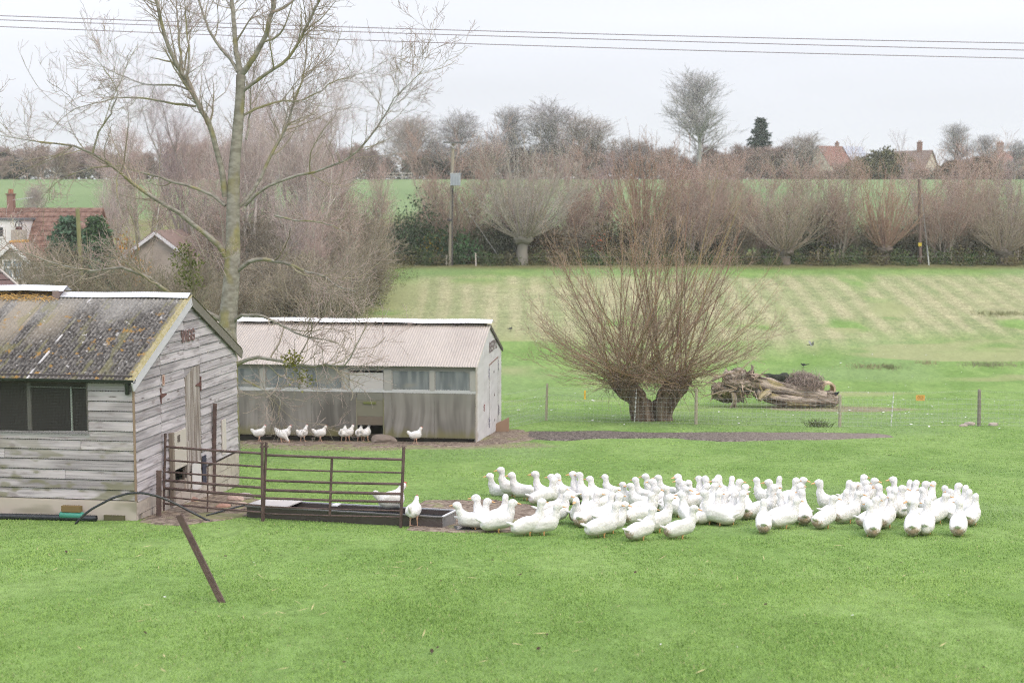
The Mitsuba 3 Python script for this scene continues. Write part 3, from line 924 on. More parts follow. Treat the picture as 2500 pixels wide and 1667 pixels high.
p_ = S1.p(-.22, 3.62, -.36)
stake("tall rusty steel channel standing upright against the gable boards of the wooden shed", at(521, 1196, p_[1]), at(524, 985, p_[1]), .062)
p_ = on(387, 1262)
stake("short dark steel stake at the shed corner beside the hurdle end", p_, up_from(p_, 387, 1148), .07)
p_ = on(541, 1471)
stake("rusty steel channel post leaning far over in the open near grass", p_, up_from(p_, 436, 1257), .062)
p_ = on(14, 1262)
stake("thin rusty peg sticking up before the rendered plinth", p_, up_from(p_, 14, 1231), .03)

# hose, pipe, green tube, brick
pts = [(184, 1279), (217, 1247), (250, 1228), (282, 1213), (325, 1203), (345, 1203), (381, 1210), (422, 1226), (463, 1247), (500, 1266), (512, 1272)]
ya, yb = on(184, 1279)[1], on(512, 1273)[1]
k_ = thing("water_hose", "black plastic water pipe arching over the grass before the shed corner", "hose")
put(k_, tube1(smoothline([at(px, py, ya + (yb - ya) * (px - 184) / 328) for px, py in pts], 40), .02, 8), "black_mat", True)
k_ = thing("ground_pipe", "long dark drain pipe lying along the foot of the shed's rendered plinth", "pipe")
put(k_, tube1([on(-150, 1264) + [0, 0, .05], on(60, 1268) + [0, 0, .05], on(235, 1272) + [0, 0, .05]], .055, 12), "black_mat", True)
k_ = thing("feed_hose", "thin black hose running over the mud from the trough to the shed", "hose")
put(k_, tube1(smoothline([on(505, 1262) + [0, 0, .03], on(560, 1250) + [0, 0, .06], on(620, 1243) + [0, 0, .12]], 14), .016, 6), "black_mat", True)
g_ = on(182, 1269)
k_ = thing("drum", "green plastic drum lying on its side against the shed plinth", "drum")
g_ = S1.p(1.08, -.16, -.02)
m = MB()
a_ = S1.U * .21
m.add(tube1([g_ + [0, 0, .11] - a_, g_ + [0, 0, .11] - a_ * .9, g_ + [0, 0, .11] + a_ * .9, g_ + [0, 0, .11] + a_], [.055, .062, .062, .055], 14), (.05, .25, .19))
m.put(k_, "vcgloss", True)
k_ = thing("brick", "mossy brown brick balanced on top of the green drum", "brick")
put(k_, obox(g_ + [0, 0, .225], S1.U * .17, S1.V * .05, [0, 0, .05]), "vc", color=(.21, .15, .075))

# trough
tk = thing("water_trough", "long low dark metal water trough standing in the mud behind the hurdle", "trough")
A, B = on(603, 1262), on(1080, 1290)
ax = (B - A)
LT = np.linalg.norm(ax)
ax = ax / LT
ay = np.cross([0, 0, 1], ax)
ay /= np.linalg.norm(ay)
az = np.cross(ax, ay)
TO = A + az * .0
AX, AY, AZ = ax, ay, az
tp = lambda s, w, z: TO + AX * s + AY * w + AZ * z
TW, TH = .55, .185


def tbox(s0, s1, w0, w1, z0, z1):
    return obox(tp((s0 + s1) / 2, (w0 + w1) / 2, (z0 + z1) / 2), ax * (s1 - s0) / 2, ay * (w1 - w0) / 2, az * (z1 - z0) / 2)


m = MB()
dkc = (.075, .06, .058)
m.add(tbox(0, LT, 0, .012, -.05, TH), dkc).add(tbox(0, LT, TW - .012, TW, -.05, TH), dkc).add(tbox(0, .012, .012, TW - .012, -.05, TH), dkc).add(tbox(LT - .012, LT, .012, TW - .012, -.05, TH), (.20, .195, .20)).add(tbox(.012, LT - .012, .012, TW - .012, -.05, .0), dkc)
m.put(tk + "__tank", "vcgloss")
m = MB()
rc = (.30, .31, .34)
m.add(tbox(-.02, LT + .02, -.02, .014, TH, TH + .02), (.16, .15, .155)).add(tbox(-.02, LT + .02, TW - .014, TW + .02, TH, TH + .02), rc).add(tbox(LT - .014, LT + .02, .014, TW - .014, TH, TH + .02), (.55, .56, .58)).add(tbox(-.02, .014, .014, TW - .014, TH, TH + .02), rc)
m.put(tk + "__rim", "vcgloss")
put(tk + "__water", tbox(.013, LT - .013, .013, TW - .013, TH - .09, TH - .075), "water_mat")
k_ = thing("pale_board", "weathered pale board covering the shed end of the trough", "board")
put(k_, tbox(.0, .80, .0, TW, TH + .022, TH + .04), "vc", color=(.50, .48, .47))
for s_, lab in ((1.50, "small white plastic float lying across the middle of the trough rim"), (3.0, "small white plastic float on the trough rim beside the resting hen")):
    k_ = thing("trough_float", lab, "float")
    put(k_, tbox(s_, s_ + .11, .30, .46, TH + .022, TH + .045), "vc", color=(.74, .74, .78))
# rubble by the shed
for n_, (px, py, r, c, lab) in enumerate([(545, 1240, .11, (.36, .22, .18), "broken red brick lying in the mud inside the hurdle"), (575, 1222, .14, (.45, .34, .30), "pinkish broken brick by the far corner of the shed"),
                                          (596, 1218, .16, (.40, .37, .34), "pale stone in the grass just beyond the shed's far corner"), (462, 1225, .14, (.30, .19, .16), "loose brick in the trampled earth below the pop hole"),
                                          (590, 1234, .09, (.42, .33, .28), "small brick fragment on the mud between hurdle and grass")]):
    k_ = thing("rubble_brick", lab, "brick")
    lump(on(px, py) + [0, 0, r * .3], r, 20 + n_, c, k_, 1, .25, (1.3, .8, .55))

# ------------------------------------------------------------------ trees: polylines grown level by level
def interp(P, idx, t):
    k = P.shape[1]
    x = np.clip(t, 0, .9999) * (k - 1)
    i = x.astype(int)
    w = (x - i)[:, None]
    a, b = P[idx, i], P[idx, i + 1]
    d = b - a
    return a * (1 - w) + b * w, d / (np.linalg.norm(d, axis=1, keepdims=True) + 1e-9)


def grow(rng, P, R, n, t=(.25, 1.0), L=(.5, 1.0), ang=(30, 60), up=.1, wob=.15, k=4, r=(.5, .002), taper=.4, rmax=1.0, flat=0.0, weights=None):
    """n children on the polylines P: start in the parameter range t, at an angle to the parent, bending up."""
    seg = np.linalg.norm(np.diff(P, axis=1), axis=2).sum(1)
    w = seg if weights is None else weights
    idx = rng.choice(len(P), n, p=w / w.sum())
    tt = rng.uniform(t[0], t[1], n)
    o, d = interp(P, idx, tt)
    q = rng.normal(size=(n, 3))
    q[:, 2] *= 1 - flat
    q -= (q * d).sum(1, keepdims=True) * d
    q /= np.linalg.norm(q, axis=1, keepdims=True) + 1e-9
    a = np.radians(rng.uniform(ang[0], ang[1], n))[:, None]
    d = np.cos(a) * d + np.sin(a) * q
    ln = rng.uniform(L[0], L[1], n) * (1 - taper * tt)
    pts = [o]
    for _ in range(k - 1):
        d = d + np.array([0, 0, up]) + rng.normal(size=(n, 3)) * wob
        d /= np.linalg.norm(d, axis=1, keepdims=True)
        o = o + d * (ln / (k - 1))[:, None]
        pts.append(o)
    x = np.clip(tt, 0, .9999) * (R.shape[1] - 1)
    i = x.astype(int)
    r0 = np.minimum((R[idx, i] * (1 - (x - i)) + R[idx, i + 1] * (x - i)) * r[0], rmax)
    rr = r0[:, None] * (1 - np.linspace(0, 1, k)) + r[1] * np.linspace(0, 1, k)
    return np.stack(pts, 1), rr


def colours(rng, n, per, base, var=.18, tint=.05):
    c = np.asarray(base) * rng.uniform(1 - var, 1 + var, (n, 1)) + rng.normal(0, tint * .3, (n, 3)) * np.asarray(base)
    return np.repeat(np.clip(c, .01, .9), per, 0)


def add_tubes(m, rng, P, R, sides, col, var=.18):
    v, f = tubes(P, R, sides)
    m.add((v, f), colours(rng, len(P), P.shape[1] * sides, col, var))


def tree_meshes(seed, h, r, spread, n1, n2, n3, col, tcol, up=.25, base=.25, stems=1, droop=0.0, twig=.006, lean=.0, l1=.5, ang1=(30, 60)):
    """A bare tree at the origin: (trunk mesh builder, crown mesh builder)."""
    rng = np.random.default_rng(seed)
    tr, cr = MB(), MB()
    Ps, Rs = [], []
    for s in range(stems):
        az = rng.uniform(0, 2 * PI)
        tilt = (0 if stems == 1 else rng.uniform(.08, .38)) + lean
        d = np.array([math.cos(az) * tilt, math.sin(az) * tilt, 1.0])
        hh = h * rng.uniform(.8, 1.0) if stems > 1 else h
        z = np.linspace(0, 1, 9)[:, None]
        p = d * z * hh * (1 if stems == 1 else .93) + np.cumsum(rng.normal(0, .012 * h, (9, 3)) * [1, 1, 0], 0)
        if stems > 1:
            p += np.array([math.cos(az), math.sin(az), 0]) * .25
        Ps.append(p)
        Rs.append(r * (1 - .93 * z[:, 0] ** .8) * (1 if stems == 1 else rng.uniform(.5, .9)) + .006)
    P, R = np.array(Ps), np.array(Rs)
    P[:, 0, 2] -= .3
    v, f = tubes(P, R, 7)
    tr.add((v, f), colours(rng, len(P), 63, tcol, .1))
    P1, R1 = grow(rng, P, R, n1, (base, .97), (l1 * h * .55, l1 * h), ang1, up, .12, 6, (.62, .008), .62, 1)
    add_tubes(tr, rng, P1, R1, 5, tcol, .15)
    P2, R2 = grow(rng, P1, R1, n2, (.2, 1), (.13 * h * spread, .24 * h * spread), (25, 60), up * .7 - droop, .18, 5, (.6, twig), .35, .05)
    add_tubes(cr, rng, P2, R2, 3, col)
    P3, R3 = grow(rng, np.concatenate([P2]), R2, n3, (.15, 1), (.05 * h * spread, .13 * h * spread), (20, 60), up * .5 - droop, .2, 3, (.7, twig * .6), .3, .03)
    R3 = np.maximum(R3, twig * .6)
    add_tubes(cr, rng, P3, R3, 3, col)
    return tr, cr


def pollard_meshes(seed, th, tr_, nshoot, L, spread, nside, col, tcol, twig=.006, up=.16):
    rng = np.random.default_rng(seed)
    tr, cr = MB(), MB()
    z = np.linspace(0, 1, 7)
    P = np.stack([np.cumsum(rng.normal(0, .03, 7)), np.cumsum(rng.normal(0, .03, 7)), z * th - .2 * (z < .01)], 1)
    R = tr_ * (1.15 - .35 * z + .45 * np.clip(z - .75, 0, 1) * 4 * .35)
    tr.add(tube1(P, R, 9), tcol)
    s = trimesh.creation.icosphere(subdivisions=2)
    sv = np.asarray(s.vertices)
    tr.add((sv * (1 + .5 * (meshkit.noise(sv * 3 + seed, 1) - .5))[:, None] * [tr_ * 1.7, tr_ * 1.7, tr_ * 1.0] + P[-1], np.asarray(s.faces)), np.asarray(tcol) * .9)
    az, el = rng.uniform(0, 2 * PI, nshoot), np.radians(90 - spread * np.sqrt(rng.uniform(0, 1, nshoot)))
    d = np.stack([np.cos(az) * np.cos(el), np.sin(az) * np.cos(el), np.sin(el)], 1)
    o = P[-1] + d * tr_ * np.array([1.3, 1.3, .6])
    ln = L * rng.uniform(.55, 1.0, nshoot)
    pts = [o]
    for _ in range(6):
        d = d + np.array([0, 0, up]) + rng.normal(size=d.shape) * .07
        d /= np.linalg.norm(d, axis=1, keepdims=True)
        o = o + d * (ln / 6)[:, None]
        pts.append(o)
    S = np.stack(pts, 1)
    SR = np.linspace(1, .15, 7)[None] * rng.uniform(.018, .045, (nshoot, 1)) * (L / 6)
    add_tubes(cr, rng, S, SR, 4, col)
    P2, R2 = grow(rng, S, SR, nside, (.2, 1), (.10 * L, .30 * L), (15, 45), .12, .12, 4, (.6, twig), .5, .03)
    add_tubes(cr, rng, P2, np.maximum(R2, twig), 3, col)
    P3, R3 = grow(rng, P2, R2, nside * 2, (.2, 1), (.05 * L, .13 * L), (15, 50), .1, .15, 3, (.7, twig * .8), .3, .02)
    add_tubes(cr, rng, P3, np.maximum(R3, twig * .7), 3, col)
    return tr, cr


PROTO = {}


def plant(name, proto, pos, sc, rot, label, group=None, cat="tree", sx=1.0):
    """A tree of a kind made once; copies stand elsewhere, turned and scaled."""
    if proto not in PROTO:
        a = []
        for m in MAKE[proto]():
            a.append(mikit.ply(m.mesh(), "vc", True, color=np.vstack(m.c)))
        PROTO[proto] = a
    k = thing(name, label, cat, group)
    M = T().translate([float(c) for c in pos]).rotate([0, 0, 1], float(rot)).scale([sc * sx, sc * sx, sc])
    for part, d in zip(("trunk", "crown"), PROTO[proto]):
        scene[k + "__" + part] = {**d, "to_world": M}
    return k


GREY, PINKY, RED, OLIVE, DARKT = (.37, .315, .295), (.34, .255, .235), (.36, .225, .17), (.30, .26, .19), (.20, .165, .145)
MAKE = {
    "thicket_a": lambda: tree_meshes(101, 12, .20, 1.0, 34, 300, 1500, (.47, .395, .375), (.50, .48, .44), up=.30, base=.12, stems=4, twig=.010, l1=.34),
    "thicket_b": lambda: tree_meshes(102, 11, .14, 1.0, 40, 330, 1500, (.46, .355, .325), (.38, .36, .31), up=.34, base=.10, stems=6, twig=.010, l1=.32),
    "thicket_c": lambda: tree_meshes(103, 13, .24, 1.1, 26, 300, 1500, (.48, .41, .385), (.54, .52, .48), up=.30, base=.2, stems=2, twig=.010, l1=.36),
    "thicket_d": lambda: tree_meshes(104, 14, .15, .8, 26, 260, 1200, (.42, .345, .345), (.34, .30, .285), up=.42, base=.25, stems=3, twig=.009, l1=.24),
    "hill_round": lambda: tree_meshes(111, 13, .30, 1.15, 46, 520, 2000, (.40, .375, .38), (.36, .33, .325), up=.12, base=.22, twig=.028, l1=.52, ang1=(35, 70)),
    "hill_tall": lambda: tree_meshes(112, 17, .36, 1.0, 46, 520, 2000, (.42, .405, .41), (.39, .37, .365), up=.20, base=.26, twig=.028, l1=.46, ang1=(26, 56)),
    "hill_wide": lambda: tree_meshes(113, 12, .28, 1.25, 54, 560, 2000, (.42, .375, .355), (.36, .325, .305), up=.16, base=.18, stems=2, twig=.028, l1=.5, ang1=(35, 70)),
    "hill_shrub": lambda: tree_meshes(114, 6, .08, 1.3, 60, 520, 2000, (.37, .285, .26), (.32, .265, .245), up=.2, base=.06, stems=7, twig=.032, l1=.45),
    "hedge_shrub": lambda: tree_meshes(115, 4.2, .05, 1.3, 60, 560, 2200, (.325, .285, .225), (.33, .30, .25), up=.18, base=.05, stems=9, twig=.011, l1=.5),
    "hedge_tall": lambda: tree_meshes(116, 9, .09, 1.0, 60, 560, 2200, (.43, .325, .28), (.37, .32, .285), up=.32, base=.1, stems=6, twig=.011, l1=.34),
    "pollard_a": lambda: pollard_meshes(121, 1.9, .42, 110, 7.6, 76, 620, (.40, .365, .325), (.29, .27, .24), .012, .17),
    "pollard_b": lambda: pollard_meshes(122, 1.0, .36, 90, 6.4, 76, 520, (.37, .31, .255), (.20, .17, .15), .012, .18),
    "pollard_c": lambda: pollard_meshes(123, 1.2, .36, 90, 6.8, 60, 420, (.39, .27, .215), (.21, .17, .15), .010, .20),
}

# the thicket behind the big tree
THICKET = [("thicket_c", 620, 93, 1.0, "pale stemmed bare tree showing just beside the big trunk, above the poultry roof's end"),
      ("thicket_a", 745, 84, .92, "bare many stemmed tree behind the middle of the poultry house roof"),
      ("thicket_c", 800, 88, 1.05, "bare tree with two pale grey stems behind the poultry house ridge"),
      ("thicket_a", 690, 97, 1.05, "bare tree with a cluster of grey stems deep in the thicket"),
      ("thicket_b", 855, 90, .82, "reddish twiggy tree at the open field edge of the thicket"),
      ("thicket_b", 905, 97, .72, "lowest reddish twiggy tree where the thicket meets the cut field"),
      ("thicket_d", 480, 100, 1.16, "tall slender dark stemmed tree seen between two limbs of the big bare tree"),
      ("thicket_d", 720, 105, 1.08, "tall slender tree rising over the thicket beyond the poultry ridge"),
      ("thicket_a", 490, 100, .9, "bare many stemmed tree behind the gabled grey house"),
      ("thicket_b", 350, 112, .95, "reddish twiggy tree behind the ridge of the tiled house"),
      ("thicket_a", 540, 103, 1.0, "grey twiggy tree right behind the big tree's trunk"),
      ("thicket_d", 830, 104, 1.0, "tall thin tree rising highest at the field end of the thicket"),
      ("thicket_b", 560, 88, .8, "dense reddish bush tree low behind the big trunk"),
      ("thicket_a", 300, 112, .82, "bare twiggy tree standing by the hill field's hedge end"),
      ("thicket_b", 420, 110, .95, "reddish bare tree deep behind the grey gabled house"),
      ("thicket_d", 630, 112, 1.1, "slender tree among the tallest stems of the thicket"),
      ("thicket_b", 780, 80, .66, "low brown twiggy bush right behind the poultry house ridge cap"),
      ("thicket_a", 262, 108, .62, "small bare tree over the orange bush by the tiled house")]
for i_, (pr, px, y, sc, lab) in enumerate(THICKET):
    x = (px - 1250) / FOC * y
    plant("bare_tree", pr, gp(x, y, -.1), sc, 47 * i_ + 10, lab, "bare trees of the thicket")

# trees and pollards of the hedge below the hill field
HG = [("pollard_a", "pollard_willow", 1276, 103.2, 1.05, "grey pollard willow on a thick short trunk beside the transformer pole"),
      ("pollard_c", "pollard_willow", 1570, 107, 1.22, "reddish pollard willow rising behind the shoots of the near pollard"),
      ("pollard_b", "pollard_willow", 1915, 103.2, 1.0, "wide spreading pollard willow in the hedge beyond the log pile"),
      ("pollard_b", "pollard_willow", 2445, 103.0, .98, "dark stooled pollard willow past the wooden pole at the hedge's far end"),
      ("pollard_c", "pollard_willow", 2160, 103.6, .95, "reddish pollard willow in the hedge just before the plain wooden pole"),
      ("hedge_tall", "hedge_tree", 1118, 104.2, 1.15, "leafless tree with brown catkins directly behind the transformer pole"),
      ("hedge_tall", "hedge_tree", 1410, 109, 1.0, "bare hedge tree between the grey pollard and the reddish one"),
      ("hedge_tall", "hedge_tree", 1700, 104.5, .85, "bare brown hedge tree just past the near pollard's crown"),
      ("hedge_tall", "hedge_tree", 1800, 111, .85, "low bare hedge tree in front of the hill's dark conifer"),
      ("hedge_tall", "hedge_tree", 2050, 104.5, .95, "bare hedge tree below the cream house with the red roof"),
      ("hedge_tall", "hedge_tree", 2300, 104.2, .95, "bare hedge tree just beyond the plain wooden pole"),
      ("hedge_tall", "hedge_tree", 2390, 112, 1.05, "tall bare hedge tree below the end house of the hill"),
      ("thicket_d", "hedge_tree", 2280, 114, .72, "thin pale bare tree with upright stems beyond the plain pole"),
      ("thicket_d", "hedge_tree", 1450, 112, .74, "thin pale bare tree with upright stems behind the near pollard"),
      ("thicket_d", "hedge_tree", 2490, 110, .66, "thin pale bare tree at the very end of the hedge")]
for i_, (pr, nm, px, y, sc, lab) in enumerate(HG):
    x = (px - 1250) / FOC * y
    plant(nm, pr, gp(x, y, -.1), sc, 63 * i_ + 5, lab, "trees in the hedge")
px = 960
i_ = 0
hs = []
for px in np.arange(985, 2540, 52):
    for y in (107, 111.5):
        x = (px + RNG.uniform(-18, 18) - 1250) / FOC * y
        hs.append((gp(x, y + RNG.uniform(-1, 1), -.15), RNG.uniform(.42, .86), RNG.uniform(0, 360)))
MAKE["hedge_shrub"]
# the hedge's brushwood reads as one mass
a = [mikit.ply(m.mesh(), "vc", True, color=np.vstack(m.c)) for m in MAKE["hedge_shrub"]()]
labels["hedge"] = {"label": "dense brown leafless hedge along the far end of the cut field", "category": "hedge", "kind": "stuff"}
TAKEN.add("hedge")
tall = []
for n_ in range(20):
    px, y = RNG.uniform(990, 2520), RNG.uniform(106, 113)
    tall.append((gp((px - 1250) / FOC * y, y, -.15), RNG.uniform(.55, .98), RNG.uniform(0, 360)))
b_ = [mikit.ply(m.mesh(), "vc", True, color=np.vstack(m.c)) for m in MAKE["hedge_tall"]()]
for p, s, r in tall:
    for d in b_:
        scene[f"hedge__{len(scene):05d}"] = {**d, "to_world": T().translate([float(c) for c in p]).rotate([0, 0, 1], float(r)).scale([s * 1.15, s * 1.15, s])}
for n_, (p, s, r) in enumerate(hs):
    for d in a:
        scene[f"hedge__{len(scene):05d}"] = {**d, "to_world": T().translate([float(c) for c in p]).rotate([0, 0, 1], float(r)).scale([s * 1.25, s * 1.25, s])}

# undergrowth: leafy brambles, ivy and evergreen clumps
def leaves(m, rng, c, rad, n, size, col, var=.3):
    """Leaf-sized faces spread through a lumpy volume."""
    d = rng.normal(size=(n, 3))
    d /= np.linalg.norm(d, axis=1, keepdims=True)
    rr = rng.uniform(0, 1, n) ** .45 * (.65 + .7 * meshkit.noise(d * 2.2 + np.asarray(c), 4))
    p = np.asarray(c) + d * rr[:, None] * np.asarray(rad)
    a, b = rng.normal(size=(n, 3)), rng.normal(size=(n, 3))
    a /= np.linalg.norm(a, axis=1, keepdims=True)
    b -= (a * b).sum(1, keepdims=True) * a
    b /= np.linalg.norm(b, axis=1, keepdims=True)
    s = size * rng.uniform(.6, 1.4, (n, 1))
    v = np.stack([p - a * s, p + b * s * .6, p + a * s, p - b * s * .6], 1).reshape(-1, 3)
    f = (np.array([[0, 1, 2], [0, 2, 3]])[None] + (np.arange(n) * 4)[:, None, None]).reshape(-1, 3)
    m.add((v, f), colours(rng, n, 4, col, var))


rg = np.random.default_rng(31)
m = MB()
for px in np.arange(975, 2560, 24):
    y = 102.6 + rg.uniform(-.5, 1.2)
    p = gp((px - 1250) / FOC * y, y)
    h = rg.uniform(.5, 1.05)
    leaves(m, rg, p + [0, 0, h * .5], (.8, .6, h), 260, .075, [(.075, .115, .045), (.10, .12, .05), (.13, .115, .06), (.16, .13, .075)][rg.integers(4)])
import itertools
n_skip = itertools.count()
for px, y, rx, rz, c in [(1030, 104, 1.6, 2.6, (.045, .07, .04)), (1075, 104, 1.5, 1.8, (.05, .085, .045)), (1125, 104, 1.4, 1.4, (.05, .10, .045)), (1008, 106, 1.3, 2.3, (.06, .075, .05)), (995, 105, 1.4, 1.9, (.06, .08, .05)), (1190, 105, 1.8, 1.6, (.055, .06, .04)),
                         (1235, 105, 1.2, 1.6, (.05, .055, .04)), (1330, 106, 1.8, 1.5, (.10, .075, .05)), (1420, 106, 1.8, 1.6, (.085, .07, .045)), (1500, 107, 1.8, 1.9, (.08, .07, .045)), (1640, 107, 1.8, 1.9, (.09, .07, .05)),
                         (1740, 107, 1.8, 1.7, (.085, .075, .05)), (1850, 106, 2, 2.0, (.075, .075, .045)), (1990, 106, 2, 2.0, (.06, .075, .045)), (2040, 107, 2, 1.5, (.085, .10, .045)), (2120, 107, 2, 1.6, (.07, .075, .045)),
                         (2195, 106, 1.6, 2.1, (.05, .06, .04)), (2225, 107, 1.4, 1.7, (.05, .055, .04)), (2330, 107, 2, 1.5, (.075, .07, .05)), (2400, 107, 1.6, 1.5, (.06, .065, .045)), (2490, 107, 2, 2.2, (.05, .06, .04))]:
    if px > 1250 and n_skip.__next__() % 2:
        continue
    y -= .6
    p = gp((px - 1250) / FOC * y, y)
    rz *= rg.uniform(.9, 1.25)
    leaves(m, rg, p + [0, 0, rz * .75], (rx * 1.25, 1.1, rz), int(1000 * rx), .095, np.asarray(c) * 1.6, .4)
for px, y, n_, c in [(1055, 103, 150, (.36, .26, .05)), (2020, 105, 140, (.36, .32, .06)), (1085, 103.5, 90, (.33, .2, .06)), (1465, 105, 60, (.32, .09, .05))]:
    p = gp((px - 1250) / FOC * y, y)
    leaves(m, rg, p + [0, 0, 1.6], (1.1, .7, 1.1), n_, .07, c, .3)
labels["hedge_undergrowth"] = {"label": "dark green brambles and ivy filling the foot of the far hedge", "category": "undergrowth", "kind": "stuff"}
TAKEN.add("hedge_undergrowth")
m.put("hedge_undergrowth")
# bramble and weeds along the thicket's edge
m = MB()
for px, py, rx, rz, c in [(700, 770, 2.6, 1.0, (.13, .19, .05)), (630, 775, 2.2, 1.2, (.14, .18, .06)), (780, 770, 2.0, .9, (.13, .19, .055)), (860, 765, 1.8, .8, (.13, .13, .06)), (905, 745, 1.4, .9, (.13, .13, .07)), (945, 705, 1.4, 1.0, (.14, .15, .07)), (970, 680, 1.4, 1.0, (.12, .12, .06)), (960, 655, 1.6, 1.2, (.10, .10, .06))]:
    p = on(px, py)
    leaves(m, rg, p + [0, 0, rz * .3], (rx, 1.2, rz), 700, .045, np.asarray(c) * 1.15, .3)
k_ = thing("bramble", "low green brambles and nettles along the foot of the thicket", "undergrowth", kind="stuff")
m.put(k_)

labels["thicket"] = {"label": "tangled leafless brushwood filling the thicket between the houses and the cut field", "category": "thicket", "kind": "stuff"}
TAKEN.add("thicket")
for n_ in range(34):
    y = RNG.uniform(74, 104)
    px = RNG.uniform(520, 880 if y < 84 else 935)
    p = gp(min((px - 1250) / FOC * y, -8.6 - RNG.uniform(0, 1.5)), y, -.15)
    s, r = RNG.uniform(.7, 1.25), RNG.uniform(0, 360)
    for d in a:
        scene[f"thicket__{len(scene):05d}"] = {**d, "to_world": T().translate([float(c) for c in p]).rotate([0, 0, 1], float(r)).scale([s * 1.2, s * 1.2, s])}

# hill top: trees, hedge, conifers
HL = [("hill_tall", 1703, 212, 1.0, 1.0, "tallest bare tree standing alone on the hill top, its grey crown clear of the hedge"),
      ("hill_round", 1350, 253, 1.0, .95, "round bare tree on the hill with clinging brown leaves, over the grey pollard"),
      ("hill_wide", 1468, 270, 1.0, .95, "broad bare hill tree with a forked pale trunk over the near pollard"),
      ("hill_tall", 1240, 286, 1.0, .8, "slim bare hill tree rising between the two round ones"),
      ("hill_round", 1120, 277, 1.0, 1.0, "round bare hill tree just past the transformer pole's crossarm"),
      ("hill_wide", 985, 268, .8, .8, "spiky bare hill tree at the thicket's edge above the open hill field"),
      ("hill_wide", 1570, 330, 1.0, 1.0, "lower brownish bare tree on the hill between the forked tree and the tallest"),
      ("hill_round", 1060, 345, .8, 1.0, "small bare tree on the hill in front of the brick chimneys"),
      ("hill_wide", 1190, 340, 1.0, 1.0, "small bare tree on the hill above the grey pollard's outer twigs"),
      ("hill_wide", 1925, 320, .6, 1.0, "thin bare tree on the hill between the two dark evergreens"),
      ("hill_tall", 2330, 322, .55, .9, "thin bare tree on the hill standing beyond the brown roofed house"),
      ("hill_tall", 2395, 345, .5, .9, "smallest thin bare tree beside the clipped brown hill trees"),
      ("hill_round", 2465, 345, .7, .9, "thin bare tree behind the end house's chimney on the hill"),
      ("hill_wide", 70, 372, .8, 1.0, "bare tree over the hill hedge far beyond the tiled house"),
      ("hill_wide", 170, 378, .8, 1.0, "brown bare tree in the hill hedge near the thicket's tip")]
for i_, (pr, px, top, sx, depth, lab) in enumerate(HL):
    y = 238 + 14 * depth - 8 + (i_ % 4) * 2
    x = (px - 1250) / FOC * y
    b = gp(x, y, -.2)
    hh = at(px, top, y)[2] - b[2]
    h0 = {"hill_tall": 17, "hill_round": 14.5, "hill_wide": 13}[pr]
    plant("hill_tree", pr, b, hh / h0, 77 * i_, lab, "bare trees on the hill", sx=1.75)
def hillp(px, y=245.0):
    return gp((px - 1250) / FOC * y, y)


a = [mikit.ply(m.mesh(), "vc", True, color=np.vstack(m.c)) for m in MAKE["hill_shrub"]()]
labels["hill_hedge"] = {"label": "brown bushy hedge running along the hill top", "category": "hedge", "kind": "stuff"}
TAKEN.add("hill_hedge")
for px in np.arange(-60, 2560, 34):
    y = 240 + RNG.uniform(-2, 14)
    s = RNG.uniform(.65, 1.1) * (1.0 if px < 1880 else (.45 if px < 2290 or px > 2420 else .7))
    p = gp((px - 1250) / FOC * y, y, -.2)
    r = RNG.uniform(0, 360)
    for d in a:
        scene[f"hill_hedge__{len(scene):05d}"] = {**d, "to_world": T().translate([float(c) for c in p]).rotate([0, 0, 1], float(r)).scale([s * 1.2, s * 1.2, s])}


m = MB()
for px in np.arange(-80, 2580, 17):
    y = 244 + rg.uniform(0, 10)
    h = rg.uniform(1.0, 2.3) * (1 if px < 1880 else .6)
    leaves(m, rg, hillp(px, y) + [0, 0, h * .6], (1.6, 1.2, h), 130, .26, [(.26, .205, .19), (.21, .18, .165), (.17, .165, .13), (.28, .21, .18)][rg.integers(4)])
scene["hill_hedge__90000"] = mikit.ply(m.mesh(), "vc", False, color=np.vstack(m.c))


def conifer(key, p, h, w, n, col, label, cat="conifer", seed=1, tip=.06):
    k = thing(key, label, cat)
    rng = np.random.default_rng(seed)
    put(k + "__trunk", tube1([p, p + [0, 0, h * .97]], [.02 * h, .004 * h], 7), "vc", True, color=(.14, .11, .09))
    m = MB()
    tiers = 16
    for t in range(tiers):
        z = .08 + .9 * t / tiers
        r = w * (1 - z) ** .95 * rng.uniform(.70, 1.15) + w * tip
        nb = 9
        for b in range(nb):
            az = rng.uniform(0, 2 * PI)
            ln = r * rng.uniform(.6, 1.1)
            s = rng.uniform(.1, 1.0, n)
            q = p + np.stack([np.cos(az) * ln * s, np.sin(az) * ln * s, h * z - .25 * ln * s + .18 * ln * s ** 2], 1) + rng.normal(0, .035 * h, (n, 3)) * [.6, .6, .35]
            a_ = rng.normal(size=(n, 3)) * [1, 1, .5]
            a_ /= np.linalg.norm(a_, axis=1, keepdims=True)
            b_ = rng.normal(size=(n, 3))
            sz = h * .034 * rng.uniform(.6, 1.4, (n, 1))
            v = np.stack([q - a_ * sz, q + b_ * sz * .4, q + a_ * sz], 1).reshape(-1, 3)
            m.add((v, np.arange(3 * n).reshape(-1, 3)), colours(rng, n, 3, col, .35))
    m.put(k + "__crown", "vc")
    return k


